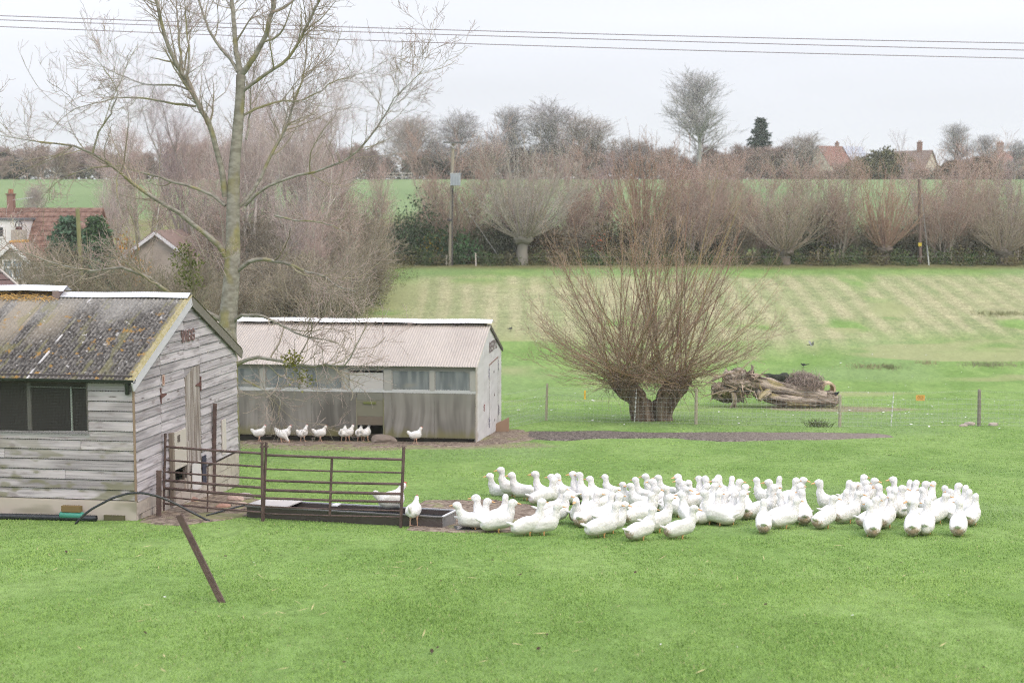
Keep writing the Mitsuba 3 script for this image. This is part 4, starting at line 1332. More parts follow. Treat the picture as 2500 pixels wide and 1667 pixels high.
def bush(key, p, rad, n, size, col, label, cat="bush", seed=1, blobs=5, trunk=True):
    k = thing(key, label, cat)
    rng = np.random.default_rng(seed)
    if trunk:
        put(k + "__trunk", tube1([p - [0, 0, .2], p + [0, 0, rad[2] * 1.3]], [rad[0] * .08, rad[0] * .02], 6), "vc", True, color=(.13, .10, .08))
    m = MB()
    for b in range(blobs):
        c = p + np.array([rng.normal(0, .35) * rad[0], rng.normal(0, .3) * rad[1], rad[2] * rng.uniform(.35, 1.45)])
        leaves(m, rng, c, np.asarray(rad) * rng.uniform(.45, .8), n // blobs, size, np.asarray(col) * rng.uniform(.8, 1.25), .35)
    m.put(k + ("__crown" if trunk else "__foliage"), "vc")
    return k


def top_h(px, top, p):
    return at(px, top, p[1])[2] - p[2]


p = hillp(1850, 250)
conifer("conifer", p, top_h(1850, 282, p), 5.2, 44, (.045, .07, .06), "dark blue green conifer standing alone on the hill skyline", seed=5, tip=.05)
p = hillp(1960, 250)
bush("yew_tree", p, (1.5, 1.5, top_h(1960, 335, p) / 2.1), 5200, .32, (.05, .065, .045), "narrow dark evergreen tree before the cream house on the hill", "evergreen", 6, 9)
p = hillp(2052, 243)
bush("evergreen_bush", p, (1.1, 1.0, 1.3), 900, .22, (.03, .05, .05), "small round dark bush in front of the red roofed house", "bush", 7, 4)
p = hillp(2145, 240)
bush("olive_tree", p, (5.2, 3.0, top_h(2145, 352, p) / 2.2), 7000, .30, (.105, .10, .055), "broad olive brown evergreen between the two pale gabled hill houses", "evergreen", 8, 12)
p = hillp(2320, 243)
bush("clipped_tree", p, (3.0, 2.2, top_h(2320, 382, p) / 2.3), 3600, .28, (.17, .12, .08), "rounded russet tree just past the brown roofed hill house", "tree", 9, 8)
p = hillp(2388, 243)
bush("clipped_tree", p, (3.6, 2.2, top_h(2388, 372, p) / 2.3), 4200, .28, (.15, .10, .08), "rounded dark and russet tree before the end house of the hill", "tree", 10, 8)
p = hillp(15, 244)
bush("dark_thorn", p, (5.0, 3.0, 2.6), 5200, .32, (.07, .075, .065), "dark evergreen mass at the hill hedge far beyond the chimney", "bush", 11, 9)

# hill houses
BRICK, CREAM, TILE, TILE2 = (.30, .18, .15), (.62, .57, .46), (.25, .145, .125), (.21, .16, .14)


def cottage(label, px0, px1, y, eave_py, ridge_py, depth, rot, wall, roof, chim=(), wins=(), name="house", base=None, roofmat="vc", tiles=0):
    """A gabled house whose ridge runs across the view from px0 to px1."""
    k = thing(name, label, "house")
    x0, x1 = (px0 - 1250) / FOC * y, (px1 - 1250) / FOC * y
    zb = min(float(ground(x0, y)), float(ground(x1, y))) - .4 if base is None else base
    ze, zr = at(0, eave_py, y)[2], at(0, ridge_py, y + depth / 2)[2]
    c = np.array([(x0 + x1) / 2, y, 0])
    ca, sa = math.cos(rot), math.sin(rot)
    E, D = np.array([ca, sa, 0]), np.array([-sa, ca, 0])
    h = (x1 - x0) / 2
    q = lambda a, b, z: c + E * a + D * b + np.array([0, 0, z])
    prof = Polygon([(0, zb), (depth, zb), (depth, ze), (depth / 2, zr), (0, ze)])
    v = np.array([q(s * h, b, z) for s in (-1, 1) for b, z in list(prof.exterior.coords)[:-1]])
    pc = np.array(prof.exterior.coords)[:-1]
    v = np.array([q(s * h, b, z) for s in (-1, 1) for b, z in pc])
    f = [[0, i, i + 1] for i in (1, 2, 3)] + [[5, 5 + i + 1, 5 + i] for i in (1, 2, 3)]
    for i in range(5):
        j = (i + 1) % 5
        f += [[i, 5 + i, 5 + j], [i, 5 + j, j]]
    put(k + "__wall", (v, np.array(f)), "vc", color=wall)
    sl = (zr - ze) / (depth / 2)
    o = .25
    th = .12
    for s in (0, 1):
        b0_, b1_ = (-.3, depth / 2) if s == 0 else (depth / 2, depth + .3)
        z0_, z1_ = (ze - .3 * sl, zr) if s == 0 else (zr, ze - .3 * sl)
        if tiles and s == 0:
            rows, colsn = tiles
            put(k + "__roof", np_slab([q(-h - o, b0_, z0_ + .03), q(h + o, b0_, z0_ + .03), q(h + o, b1_, z1_ + .03), q(-h - o, b1_, z1_ + .03)], .08), "vc", color=np.asarray(roof) * .7)
            rr = random.Random(5)
            for r_i in range(rows):
                for c_i in range(colsn):
                    u0_, u1_ = -h - o + (2 * h + 2 * o) * c_i / colsn, -h - o + (2 * h + 2 * o) * (c_i + 1) / colsn - .02
                    w0, w1 = r_i / rows, (r_i + 1.12) / rows
                    w1 = min(w1, 1.0)
                    l0, l1 = .085 + rr.uniform(0, .02), .045
                    P4 = [q(u0_, b0_ + (b1_ - b0_) * w0, z0_ + (z1_ - z0_) * w0 + l0), q(u1_, b0_ + (b1_ - b0_) * w0, z0_ + (z1_ - z0_) * w0 + l0), q(u1_, b0_ + (b1_ - b0_) * w1, z0_ + (z1_ - z0_) * w1 + l1), q(u0_, b0_ + (b1_ - b0_) * w1, z0_ + (z1_ - z0_) * w1 + l1)]
                    put(k + "__roof__tile", np_slab(P4, .03), "tile_mat")
        else:
            kk = put(k + "__roof", np_slab([q(-h - o, b0_, z0_ + .04), q(h + o, b0_, z0_ + .04), q(h + o, b1_, z1_ + .04), q(-h - o, b1_, z1_ + .04)], .12), roofmat, color=roof if roofmat in VC else None)
    for a, b, w_, hh, col in chim:
        m = MB()
        zt = zr + hh
        m.add(obox(q(a * h, depth / 2 + b, (zr - 1.2 + zt) / 2), E * w_ / 2, D * .28, [0, 0, (zt - zr + 1.2) / 2]), col)
        m.add(obox(q(a * h, depth / 2 + b, zt + .05), E * (w_ / 2 + .06), D * .34, [0, 0, .05]), np.asarray(col) * .8)
        kk = m.put(k + "__chimney")
        for e in (-.2, .2):
            put(kk + "__pot", tube1([q(a * h, depth / 2 + b, zt + .1) + E * e * w_, q(a * h, depth / 2 + b, zt + .42) + E * e * w_], [.11, .09], 8), "vc", True, color=(.38, .2, .14))
    for a, z, ww, wh in wins:
        kk = put(k + "__window", obox(q(a * h, -.03, ze - z), E * (ww / 2 + .07), D * .028, [0, 0, wh / 2 + .07]), "vc", color=(.72, .72, .72))
        put(kk + "__pane", obox(q(a * h, -.075, ze - z), E * ww / 2, D * .012, [0, 0, wh / 2]), "vcgloss", color=(.10, .12, .14))
    return k, q, h, ze, zr


def np_slab(P4, t):
    P4 = np.asarray(P4, float)
    n = np.cross(P4[1] - P4[0], P4[3] - P4[0])
    n /= np.linalg.norm(n)
    v = np.vstack([P4, P4 - n * t])
    return v, np.array([[0, 1, 2, 3], [7, 6, 5, 4], [0, 4, 5, 1], [1, 5, 6, 2], [2, 6, 7, 3], [3, 7, 4, 0]])


k, q, h, ze, zr = cottage("cream gabled house with red roof and solar panels on the hill", 2006, 2138, 268, 402, 358, 7.0, .50, CREAM, TILE, [(-.1, 0, .6, .6, (.3, .2, .17))], [(-.8, .9, .9, .8), (-.3, .9, .9, .8), (.6, .9, .9, .8)])
sl = (zr - ze) / 3.25
kk = k + "__solar_panel"
for a in range(6):
    for b in range(2):
        u0, w0 = .1 * h + a * .85, .5 + b * 1.35
        P4 = [q(u0, w0, ze + w0 * sl + .16), q(u0 + .82, w0, ze + w0 * sl + .16), q(u0 + .82, w0 + 1.3, ze + (w0 + 1.3) * sl + .16), q(u0, w0 + 1.3, ze + (w0 + 1.3) * sl + .16)]
        put(kk, np_slab(P4, .04), "vcgloss", color=(.36, .39, .46))
cottage("low brown roofed house behind the dark hill conifer", 1890, 1975, 272, 405, 364, 6, .05, (.42, .32, .26), (.27, .18, .15), [], [(-.5, .8, .8, .7), (.3, .8, .8, .7)])
cottage("brown roofed hill house with a cream gable and a tall brick chimney", 2150, 2248, 262, 420, 369, 7, -.75, (.58, .53, .46), TILE2, [(.36, 0, .85, 1.5, BRICK)], [(-.6, .9, .9, .8), (0, .9, .9, .8), (.6, .9, .9, .8)])
cottage("long red roofed house ending the row on the hill", 2440, 2600, 262, 400, 371, 7.5, .10, (.42, .31, .26), (.29, .17, .145), [(-.86, 0, 1.1, 1.6, (.36, .22, .18))], [(-.6, .8, .9, .9), (-.2, .8, .9, .9), (.3, .8, .9, .9)])
cottage("red brick house with several chimneys half hidden behind the hill trees", 1040, 1200, 300, 400, 381, 7, 0, BRICK, (.26, .15, .12), [(-.95, 0, .9, 1.1, (.40, .22, .17)), (-.08, 0, 1.0, 1.4, (.45, .24, .17)), (.62, 0, .9, 1.0, BRICK), (.98, 0, .9, 1.1, BRICK)], [(-.5, .8, .9, .9), (.2, .8, .9, .9), (.6, .8, .9, .9)])
# hill fence at the top of the field
fk = thing("rail_fence", "low pale rail fence at the top of the hill field", "fence")
for n_, px in enumerate([940, 962, 984, 1006]):
    p = hillp(px, 236)
    put(fk + "__post", bar(p - [0, 0, .3], p + [0, 0, 1.2], .12, .12, up=(0, 1, 0)), "vc", color=(.42, .38, .36))
for z in (.5, 1.0):
    put(fk + "__rail", bar(hillp(936, 235.9) + [0, 0, z], hillp(1010, 235.9) + [0, 0, z], .03, .12), "vc", color=(.46, .42, .40))
fk = thing("rail_fence", "low rail fence on the hill below the tallest bare tree", "fence")
for px in (1700, 1720, 1740, 1762):
    p = hillp(px, 236)
    put(fk + "__post", bar(p - [0, 0, .3], p + [0, 0, 1.1], .12, .12, up=(0, 1, 0)), "vc", color=(.40, .37, .30))
for z in (.45, .95):
    put(fk + "__rail", bar(hillp(1697, 235.9) + [0, 0, z], hillp(1765, 235.9) + [0, 0, z], .03, .12), "vc", color=(.44, .42, .34))

# houses beyond the sheds
def tiled_house():
    y = 96.0
    X0 = lambda px, yy=y: (px - 1250) / FOC * yy
    k, q, h, ze, zr = cottage("white walled house with red tiled roof and a flat roofed dormer", -60, 212, y, 640, 509, 7.0, 0.0, (.68, .67, .65), (.30, .16, .13), [(-.64, 0, .42, .95, BRICK)], [], base=at(0, 760, y)[2], tiles=(12, 22))
    sl = (zr - ze) / 3.5
    # dormer
    zt, z0 = at(0, 537, y)[2], at(0, 655, y)[2]
    x0, x1 = X0(-60) - (X0(-60) + X0(212)) / 2, X0(54) - (X0(-60) + X0(212)) / 2
    back = (zt - ze) / sl
    d = k + "__dormer"
    f0 = -.12
    v = np.array([q(x0, f0, z0), q(x1, f0, z0), q(x1, f0, zt), q(x0, f0, zt), q(x0, back, zt), q(x1, back, zt), q(x1, max((z0 - ze) / sl, f0 + .1), z0), q(x0, max((z0 - ze) / sl, f0 + .1), z0)])
    put(d, (v, np.array([[0, 1, 2, 3], [1, 6, 5, 2], [3, 2, 5, 4], [0, 3, 4, 7]])), "vc", color=(.74, .74, .74))
    put(d + "__roof", obox(q((x0 + x1) / 2, (f0 + back) / 2, zt + .06), [(x1 - x0) / 2 + .12, 0, 0], [0, (back - f0) / 2 + .12, 0], [0, 0, .07]), "vc", color=(.17, .18, .20))
    zw = at(0, 567, y)[2]
    kw = put(d + "__window", obox(q(X0(-4) - (X0(-60) + X0(212)) / 2, f0 - .03, zw), [.62, 0, 0], [0, .03, 0], [0, 0, .42]), "vc", color=(.75, .75, .76))
    put(kw + "__pane", obox(q(X0(-4) - (X0(-60) + X0(212)) / 2, f0 - .075, zw + .03), [.50, 0, 0], [0, .012, 0], [0, 0, .30]), "vcgloss", color=(.06, .06, .065))
    put(d + "__drainpipe", tube1([q(x1 - .02, f0 - .08, z0), q(x1 - .02, f0 - .08, zt)], .035, 6), "vc", True, color=(.25, .25, .27))
    # aerial
    a = at(30, 512, y + 3.4)
    a2 = thing("tv_aerial", "thin grey television aerial over the ridge of the tiled house", "aerial")
    m = MB()
    m.add(tube1([a, a + [0, 0, .9]], .02, 5), (.4, .4, .42)).add(tube1([a + [-.4, 0, .62], a + [1.5, 0, .86]], .016, 5), (.45, .45, .47))
    for t in np.linspace(0, 1, 12):
        c = a + [-.4 + 1.9 * t, 0, .62 + .24 * t]
        m.add(tube1([c - [0, .25, .05], c + [0, .25, .05]], .010, 4), (.45, .45, .47))
    m.put(a2)


tiled_house()


def gable_house(label, apex, left, right, y, base_py, wall, verge, depth, roof, name="house"):
    """A house that turns its gable end to the view."""
    k = thing(name, label, "house")
    A, Lp, Rp = at(apex[0], apex[1], y), at(left[0], left[1], y), at(right[0], right[1], y)
    zb = at(0, base_py, y)[2]
    back = np.array([0, depth, 0])
    pr = [np.array([Lp[0], y, zb]), np.array([Rp[0], y, zb]), Rp, A, Lp]
    v = np.array(pr + [p + back for p in pr])
    f = [[0, 1, 2], [0, 2, 3], [0, 3, 4]]
    for i in range(5):
        j = (i + 1) % 5
        f += [[i, 5 + i, 5 + j], [i, 5 + j, j]]
    put(k + "__wall", (v, np.array(f)), "vc" if not isinstance(wall, str) else wall, color=None if isinstance(wall, str) else wall)
    for a, b in ((A, Lp), (A, Rp)):
        e = (b - a) / np.linalg.norm(b - a)
        b2 = b + e * .25
        up = np.array([0, 0, .10])
        P4 = [a + up + [0, -.3, 0], b2 + up + [0, -.3, 0], b2 + up + back, a + up + back]
        if b[0] > a[0]:
            P4 = [P4[1], P4[0], P4[3], P4[2]]
        put(k + "__roof", np_slab(P4, -.09 if False else .09), "vc", color=roof)
        put(k + "__verge_board", bar(a + [0, -.32, 0], b2 + [0, -.32, 0], .05, .2), "vc", color=verge)
    return k, A, Lp, Rp


k, A, Lp, Rp = gable_house("grey pebbledash gable end with white verges among the bare branches", (381, 569), (288, 640), (474, 640), 92, 760, "concrete_mat", (.72, .72, .76), 8, (.27, .2, .18))
y = 76.0
k, A, Lp, Rp = gable_house("small pale cottage gable with white barge boards and a white window", (30, 598), (-12, 637), (72, 637), y, 720, (.55, .50, .46), (.76, .76, .78), 2.4, (.33, .24, .2))
zw = at(0, 658, y)[2]
wx = at(32, 658, y)[0]
kw = k + "__window"
m = MB()
for dx in (-.52, 0, .52):
    m.add(obox([wx + dx, y - .05, zw], [.045, 0, 0], [0, .04, 0], [0, 0, .52]), (.76, .76, .77))
for dz in (-.5, .12, .5):
    m.add(obox([wx, y - .047, zw + dz], [.56, 0, 0], [0, .035, 0], [0, 0, .04]), (.76, .76, .77))
m.put(kw + "__frame")
put(kw + "__pane", obox([wx, y - .02, zw], [.5, 0, 0], [0, .01, 0], [0, 0, .48]), "vcgloss", color=(.26, .31, .37))
an = np.linspace(0, 1, 6)
for t in an:
    put(k + "__ridge_tile", tube1([A + [0, -.2 + 2.1 * t, .12], A + [0, -.2 + 2.1 * t + .38, .13]], .13, 8), "vc", True, color=(.48, .28, .10))
ck = k + "__chimney"
cp = at(46, 561, y + 3.5) - [0, 0, 1.9]
put(ck, obox(cp + [0, 0, .5], [.36, 0, 0], [0, .3, 0], [0, 0, 1.4]), "concrete_mat")
put(ck + "__pot", tube1([cp + [0, 0, 1.88], cp + [0, 0, 2.08]], [.2, .17], 8), "vc", True, color=(.13, .08, .075))
an = np.linspace(0, PI, 9)
put(ck + "__cowl", tube1(np.stack([cp[0] - .2 * np.cos(an), cp[1] + 0 * an, cp[2] + 2.06 + .34 * np.sin(an)], 1), .035, 5), "vc", True, color=(.09, .08, .09))
# felt roofed shed peeping over the wooden shed
y = 42.0
k = thing("felt_roof_shed", "dark brown felt roof of a low shed showing over the wooden shed's ridge", "shed")
a0, a1, a2 = at(-8, 655, y), at(62, 714, y), at(62, 760, y)
P4 = [at(-120, 655, y + 3), a0 + [0, 3, 0] * np.array([0, 0, 0]) + [0, 0, 0], at(66, 716, y), at(-120, 740, y - 1.8)]
rk = k + "__roof"
put(rk, np_slab([at(-140, 745, y - 2), at(70, 722, y - 1.2), at(2, 661, y + 1.6), at(-140, 661, y + 1.8)], .06), "vc", color=(.15, .105, .10))
for t in (.35, .62, .88):
    a_, b_ = at(-140, 745, y - 2) * (1 - t) + at(-140, 661, y + 1.8) * t, at(70, 722, y - 1.2) * (1 - t) + at(2, 661, y + 1.6) * t
    put(rk + "__batten", bar(a_ + [0, 0, .01], b_ + [0, 0, .01], .06, .03), "vc", color=(.085, .06, .06))
put(k + "__verge_board", bar(at(72, 724, y - 1.2), at(1, 660, y + 1.6), .06, .08), "vc", color=(.44, .40, .36))
gx = at(-10, 715, y)
put(k + "__wall", obox([gx[0] - 1.2, y + .6, float(ground(gx[0], y)) + 1.2], [1.9, 0, 0], [0, 1.2, 0], [0, 0, 1.25]), "vc", color=(.20, .16, .14))
p = gp((166 - 1250) / FOC * 86, 86)
conifer("garden_conifer", p, top_h(166, 521, p), 4.2, 90, (.10, .165, .11), "dark green conifer standing before the tiled house gable", "conifer", 21, .05)
p = gp((238 - 1250) / FOC * 88, 88)
conifer("garden_conifer", p, top_h(238, 519, p), 3.2, 64, (.10, .17, .085), "lighter green conifer between the tiled house and the grey gable", "conifer", 22, .05)
p = gp((300 - 1250) / FOC * 88, 88)
bush("beech_bush", p, (1.6, 1.2, 2.5), 900, .10, (.42, .23, .075), "orange leaved bush between the green conifers and the grey gable", "bush", 23, 5)
# a mossy leaning pole in the garden
p = at(203, 712, 70)
k_ = thing("garden_pole", "mossy old wooden pole leaning beside the dark garden conifer", "pole")
put(k_, tube1([p - [0, 0, 1.5], at(189, 509, 70)], [.12, .10], 9), "vc", True, color=(.25, .25, .13))
# twiggy garden shrubs in front of the houses
GS = [(140, 672, 64, .8, "bare twiggy garden bush before the cottage window"), (195, 690, 62, .8, "bare olive twiggy bush below the mossy pole"), (250, 680, 66, .85, "dense bare bush hiding the tiled house's foot"), (310, 700, 60, .7, "bare bush in front of the grey gable's near eave"), (430, 690, 66, .8, "bare brown bush under the grey gable's far eave")]
MAKE["garden_shrub"] = lambda: tree_meshes(131, 4.6, .06, 1.3, 70, 520, 2200, (.27, .235, .18), (.22, .20, .15), up=.12, base=.08, stems=7, twig=.009, l1=.5)
for i_, (px, py, y, s, lab) in enumerate(GS):
    x = (px - 1250) / FOC * y
    p = gp(x, y, -.2)
    s = (at(px, py - 55, y)[2] - p[2]) / 4.6
    plant("garden_bush", "garden_shrub", p, s, 51 * i_, lab, "bare garden bushes", "bush")
p = gp((-20 + 160 - 1250) / FOC * 200, 175)
plant("field_thorn", "hill_wide", gp((80 - 1250) / FOC * 150, 150, -.2), .36, 20, "small lone bare thorn tree in the hill field above the tiled roof")

# ------------------------------------------------------------------ poles and wires
def pole(label, px, base, top, y, r0, r1, col):
    k = thing("utility_pole", label, "utility pole")
    p = gp((px - 1250) / FOC * y, y)
    return k, p, at(px, top, y)


y = 102.5
k, p, t = pole("tall wooden pole carrying a grey transformer box and a crossarm", 1099, 640, 345, y, .16, .11, 0)
t = at(1106, 346, y)
col = (.30, .275, .235)
P = smoothline([p - [0, 0, .5], (p + t) / 2, t], 12)
v, f = tube1(P, np.linspace(.17, .12, 12), 12)
put(k + "__post", (v, f), "vc", True, color=(.34, .31, .25))
put(k + "__crossarm", bar(at(1082, 348, y - .2), at(1133, 349, y - .2), .1, .12), "vc", color=(.16, .16, .16))
for px in (1098, 1118):
    put(k + "__brace", bar(at(px, 351, y - .2), at(1107, 362, y - .2), .05, .06), "vc", color=(.45, .46, .48))
tb = at(1112, 439, y - .42)
tk_ = k + "__transformer"
put(tk_, obox(tb, [.36, 0, 0], [0, .28, 0], [0, 0, .42]), "vcgloss", color=(.36, .40, .45))
put(tk_ + "__lid", obox(tb + [0, 0, .44], [.39, 0, 0], [0, .31, 0], [0, 0, .03]), "vcgloss", color=(.50, .53, .57))
for dx in (-.12, .08, .28):
    put(tk_ + "__bushing", tube1([tb + [dx, -.15, .45], tb + [dx + .05, -.15, .66]], [.05, .03], 6), "vc", True, color=(.10, .10, .11))
for dx in (-.2, 0, .2):
    put(tk_ + "__fin", obox(tb + [dx, -.30, -.05], [.03, 0, 0], [0, .02, 0], [0, 0, .3]), "vcgloss", color=(.30, .34, .39))
put(k + "__collar", tube1([at(1099, 540, y), at(1099, 534, y)], .22, 10), "vc", True, color=(.12, .11, .12))
put(k + "__conduit", tube1([at(1104, 648, y - .2), at(1105, 460, y - .2)], .05, 6), "vc", True, color=(.12, .11, .115))
put(k + "__stay_wire", tube1([at(1110, 470, y), on(1232, 648)], .018, 4, False), "vc", True, color=(.45, .45, .46))
y = 103.5
k, p, t = pole("plain dark wooden pole with a small yellow plate in the far hedge", 2247, 645, 438, y, .16, .12, 0)
t = at(2244, 438, y)
put(k + "__post", tube1(smoothline([p - [0, 0, .5], (p + t) / 2, t], 8), np.linspace(.13, .09, 8), 10), "vc", True, color=(.21, .155, .14))
put(k + "__plate", obox(at(2246, 597, y - .19), [.13, 0, 0], [0, .008, 0], [0, 0, .13]), "vc", color=(.62, .48, .08))
put(k + "__stay_wire", tube1([at(2250, 470, y), on(2268, 647)], .022, 4, False), "vc", True, color=(.36, .37, .38))
put(k + "__stay_guard", tube1([at(2263, 600, y - .1), on(2268, 648)], .05, 6), "vc", True, color=(.45, .48, .44))
WY = 44.0
for n_, (a_, b_, c_, lab) in enumerate([(39, 78, 106, "topmost of the three overhead wires crossing the sky"), (49, 90, 123, "middle one of the three overhead wires crossing the sky"), (65.5, 110.5, 143, "lowest of the three overhead wires crossing the sky")]):
    k_ = thing("overhead_wire", lab, "wire", "overhead wires")
    pts = [at(px, a_ + (b_ - a_) * 2 * s + (c_ - 2 * b_ + a_) * 2 * s * (s - .5), WY + n_ * .5) for s in np.linspace(-.5, 1.5, 60) for px in [s * 2500]]
    put(k_, tube1(pts, .0125, 5, False), "vc", True, color=(.30, .25, .29))

# ------------------------------------------------------------------ the big bare tree
TY = 35.5
zq = lambda pts: [(x / 1.8816, y / 1.8816) for x, y in pts]
q4 = lambda pts: [(550 + x / 3.36, 720 + y / 3.36) for x, y in pts]
TRUNK = zq([(1040, 1640), (1045, 1505), (1062, 1300), (1070, 1150), (1070, 1000), (1075, 800), (1095, 560), (1105, 400), (1105, 345)])
LIMBS = [  # pixels of the photograph, start radius, end radius, depth drift in metres
    (zq([(1105, 350), (1085, 230), (1072, 60), (1062, -40), (1050, -200)]), .085, .05, .5),
    (zq([(1108, 345), (1150, 290), (1210, 185), (1245, 70), (1262, -40), (1290, -200)]), .085, .045, -.6),
    (zq([(1035, 905), (1000, 700), (955, 560), (900, 465), (850, 360), (800, 265), (750, 145), (720, 20), (690, -120)]), .095, .04, -1.2),
    (zq([(1060, 970), (1110, 940), (1180, 850), (1250, 700), (1315, 590), (1350, 465), (1398, 330), (1410, 180), (1425, 50)]), .06, .014, 1.5),
    (zq([(1100, 430), (1180, 370), (1290, 300), (1375, 190), (1430, 80), (1480, -30), (1530, -140)]), .055, .028, -1.0),
    (zq([(1092, 330), (1060, 275), (1000, 205), (945, 100), (912, -10), (890, -120)]), .05, .025, 1.0),
    (zq([(1050, 1195), (980, 1100), (905, 1045), (830, 985), (730, 925), (600, 835), (530, 770), (420, 705), (300, 662), (200, 655), (60, 630), (0, 625)]), .085, .008, -2.2),
    (zq([(1035, 945), (965, 890), (850, 850), (750, 822), (640, 790), (560, 762), (470, 765), (350, 792), (250, 850), (180, 930)]), .05, .006, 1.6),
    (zq([(1125, 945), (1180, 890), (1260, 845), (1350, 812), (1450, 790), (1550, 755), (1650, 690), (1750, 560), (1830, 430), (1900, 370), (1975, 290)]), .05, .006, -1.6),
    (zq([(1080, 1250), (1130, 1215), (1190, 1190), (1300, 1205), (1400, 1245), (1480, 1265), (1540, 1310), (1640, 1340)]), .07, .012, -1.5),
    (zq([(1095, 545), (1140, 518), (1200, 490), (1290, 468), (1360, 465), (1450, 430), (1540, 370), (1640, 345), (1720, 325)]), .038, .006, 1.2),
    (zq([(900, 490), (800, 475), (700, 460), (600, 448), (500, 455), (420, 480), (330, 510), (240, 600)]), .035, .006, -1.4),
    (zq([(862, 412), (790, 390), (690, 390), (620, 370), (540, 340), (440, 290)]), .03, .006, 1.0),
    (zq([(1040, 1480), (960, 1440), (850, 1385), (760, 1335), (690, 1280), (600, 1240), (540, 1225), (450, 1245), (300, 1220), (200, 1190), (60, 1150)]), .075, .012, -2.0),
    (q4([(40, 260), (100, 185), (180, 165), (270, 170), (400, 220), (520, 275), (620, 330), (720, 358), (850, 372), (930, 400)]), .06, .010, -2.0),
    (q4([(40, 620), (110, 560), (200, 530), (320, 512), (450, 540), (560, 575), (700, 582), (850, 572), (940, 590), (1000, 560), (1080, 400), (1160, 260)]), .065, .007, -2.4),
    (q4([(150, 690), (280, 760), (400, 820), (450, 880), (440, 1000)]), .03, .006, -1.5),
    (zq([(425, 705), (465, 590), (515, 510), (540, 430), (480, 320), (420, 240)]), .03, .006, -2.2),
    (zq([(1265, 990), (1350, 1010), (1460, 1020), (1550, 1050), (1640, 1100)]), .03, .007, -2.4),
    (zq([(850, 360), (870, 250), (855, 150), (850, 20), (840, -80)]), .035, .012, -.4),
    (zq([(835, 330), (825, 180), (815, 80), (812, -30)]), .04, .02, .9),
    (zq([(1130, 640), (1145, 560), (1155, 400), (1175, 300)]), .03, .01, .8),
    (zq([(735, 940), (725, 990), (718, 1070)]), .025, .008, -2.0),
    (zq([(545, 790), (535, 850), (545, 930), (560, 1010)]), .022, .006, -2.1),
]
rg = np.random.default_rng(77)
k = thing("bare_poplar", "large bare tree with lichened trunk rising between the two sheds", "tree")
rt = np.interp(np.linspace(0, 1, 24), [0, .08, .4, .7, 1], [.30, .235, .185, .142, .112])
tp_ = smoothline([at(px, py, TY) for px, py in TRUNK], 24)
tp_[0] = gp(tp_[1][0], TY, -.4)
put(k + "__trunk", tube1(tp_, rt, 14), "bark_mat", True)
LP, LR = [tp_[::2]], [rt[::2]]
for n_, (pts, r0, r1, dd) in enumerate(LIMBS):
    kk = len(pts)
    s = np.linspace(0, 1, kk)
    start = {17: -1.55, 18: -.9, 19: -.6, 20: -.5, 21: 0, 22: -.95, 23: -1.45}.get(n_, 0.0)
    P = smoothline([at(px, py, TY + start + (dd - start) * (t ** 1.2) if n_ >= 17 else TY + dd * t ** 1.2) for (px, py), t in zip(pts, s)], 16)
    P[2:] += rg.normal(0, .012, (14, 3))
    R = np.interp(np.linspace(0, 1, 16), [0, .12, 1], [r0 * .95, r0 * .78, r1 * .82])
    put(k + "__limb", tube1(P, R, 9), "bark_mat", True)
    Q = smoothline(P, 12)
    LP.append(Q)
    LR.append(np.interp(np.linspace(0, 1, 12), np.linspace(0, 1, 16), R))
LP, LR = np.array(LP), np.array(LR)
cr = MB()
wt = np.r_[.4, np.linalg.norm(np.diff(LP[1:], axis=1), axis=2).sum(1)]
b1, r1_ = grow(rg, LP, LR, 150, (.25, .98), (1.0, 2.9), (28, 65), .10, .13, 8, (.55, .006), .45, .03, weights=wt)
b2, r2_ = grow(rg, np.concatenate([b1]), r1_, 480, (.2, 1), (.5, 1.5), (25, 60), .09, .16, 6, (.65, .0045), .4, .014)
l2, lr2 = grow(rg, LP, LR, 430, (.35, 1.0), (.5, 1.5), (30, 75), .10, .17, 6, (.35, .0045), .3, .014, weights=wt)
b3, r3_ = grow(rg, np.concatenate([b2, l2]), np.concatenate([r2_, lr2]), 3200, (.15, 1), (.25, .8), (25, 60), .08, .17, 4, (.7, .0035), .3, .007)
b4, r4_ = grow(rg, b3, r3_, 5200, (.2, 1), (.10, .32), (25, 65), .08, .15, 3, (.8, .003), .2, .005)
TW_ = (.40, .335, .31)
add_tubes(cr, rg, b1, r1_, 6, (.33, .29, .22), .25)
for P, R, s, c in ((b2, r2_, 4, (.38, .32, .275)), (l2, lr2, 4, (.38, .33, .27)), (b3, np.maximum(R_ := r3_, .0042), 3, TW_), (b4, np.maximum(r4_, .0038), 3, (.40, .31, .29))):
    add_tubes(cr, rg, P, R, s, c, .22)
kk = cr.put(k + "__crown", "vc", True)
# swelling buds at the twig ends
# green clump of evergreen growth by the trunk foot, and a mistletoe tuft on a low limb
m = MB()
c0 = at(455, 648, 40)
for dx, dz, r in ((-.25, .25, .5), (.25, .1, .45), (-.1, -.35, .45), (.3, -.5, .4), (0, .55, .3)):
    leaves(m, rg, c0 + [dx * .8, 0, dz * .9], (r * .72, r * .6, r * .8), 150, .04, (.155, .175, .06), .35)
k_ = thing("ivy", "green evergreen clump on a bent stem before the grey gable", "ivy")
m.put(k_ + "__foliage")
put(k_ + "__stem", tube1(smoothline([gp(c0[0] + .35, 40, -.1), c0 + [.2, 0, -1.0], c0 + [.1, 0, .4]], 8), [.05] * 8, 6), "vc", True, color=(.20, .18, .12))
m = MB()
c0 = at(*q4([(545, 520)])[0], TY - 1.4)
leaves(m, rg, c0, (.28, .2, .25), 130, .045, (.19, .19, .05), .3)
leaves(m, rg, c0 + [.25, .0, -.5], (.35, .2, .35), 110, .04, (.19, .19, .07), .3)
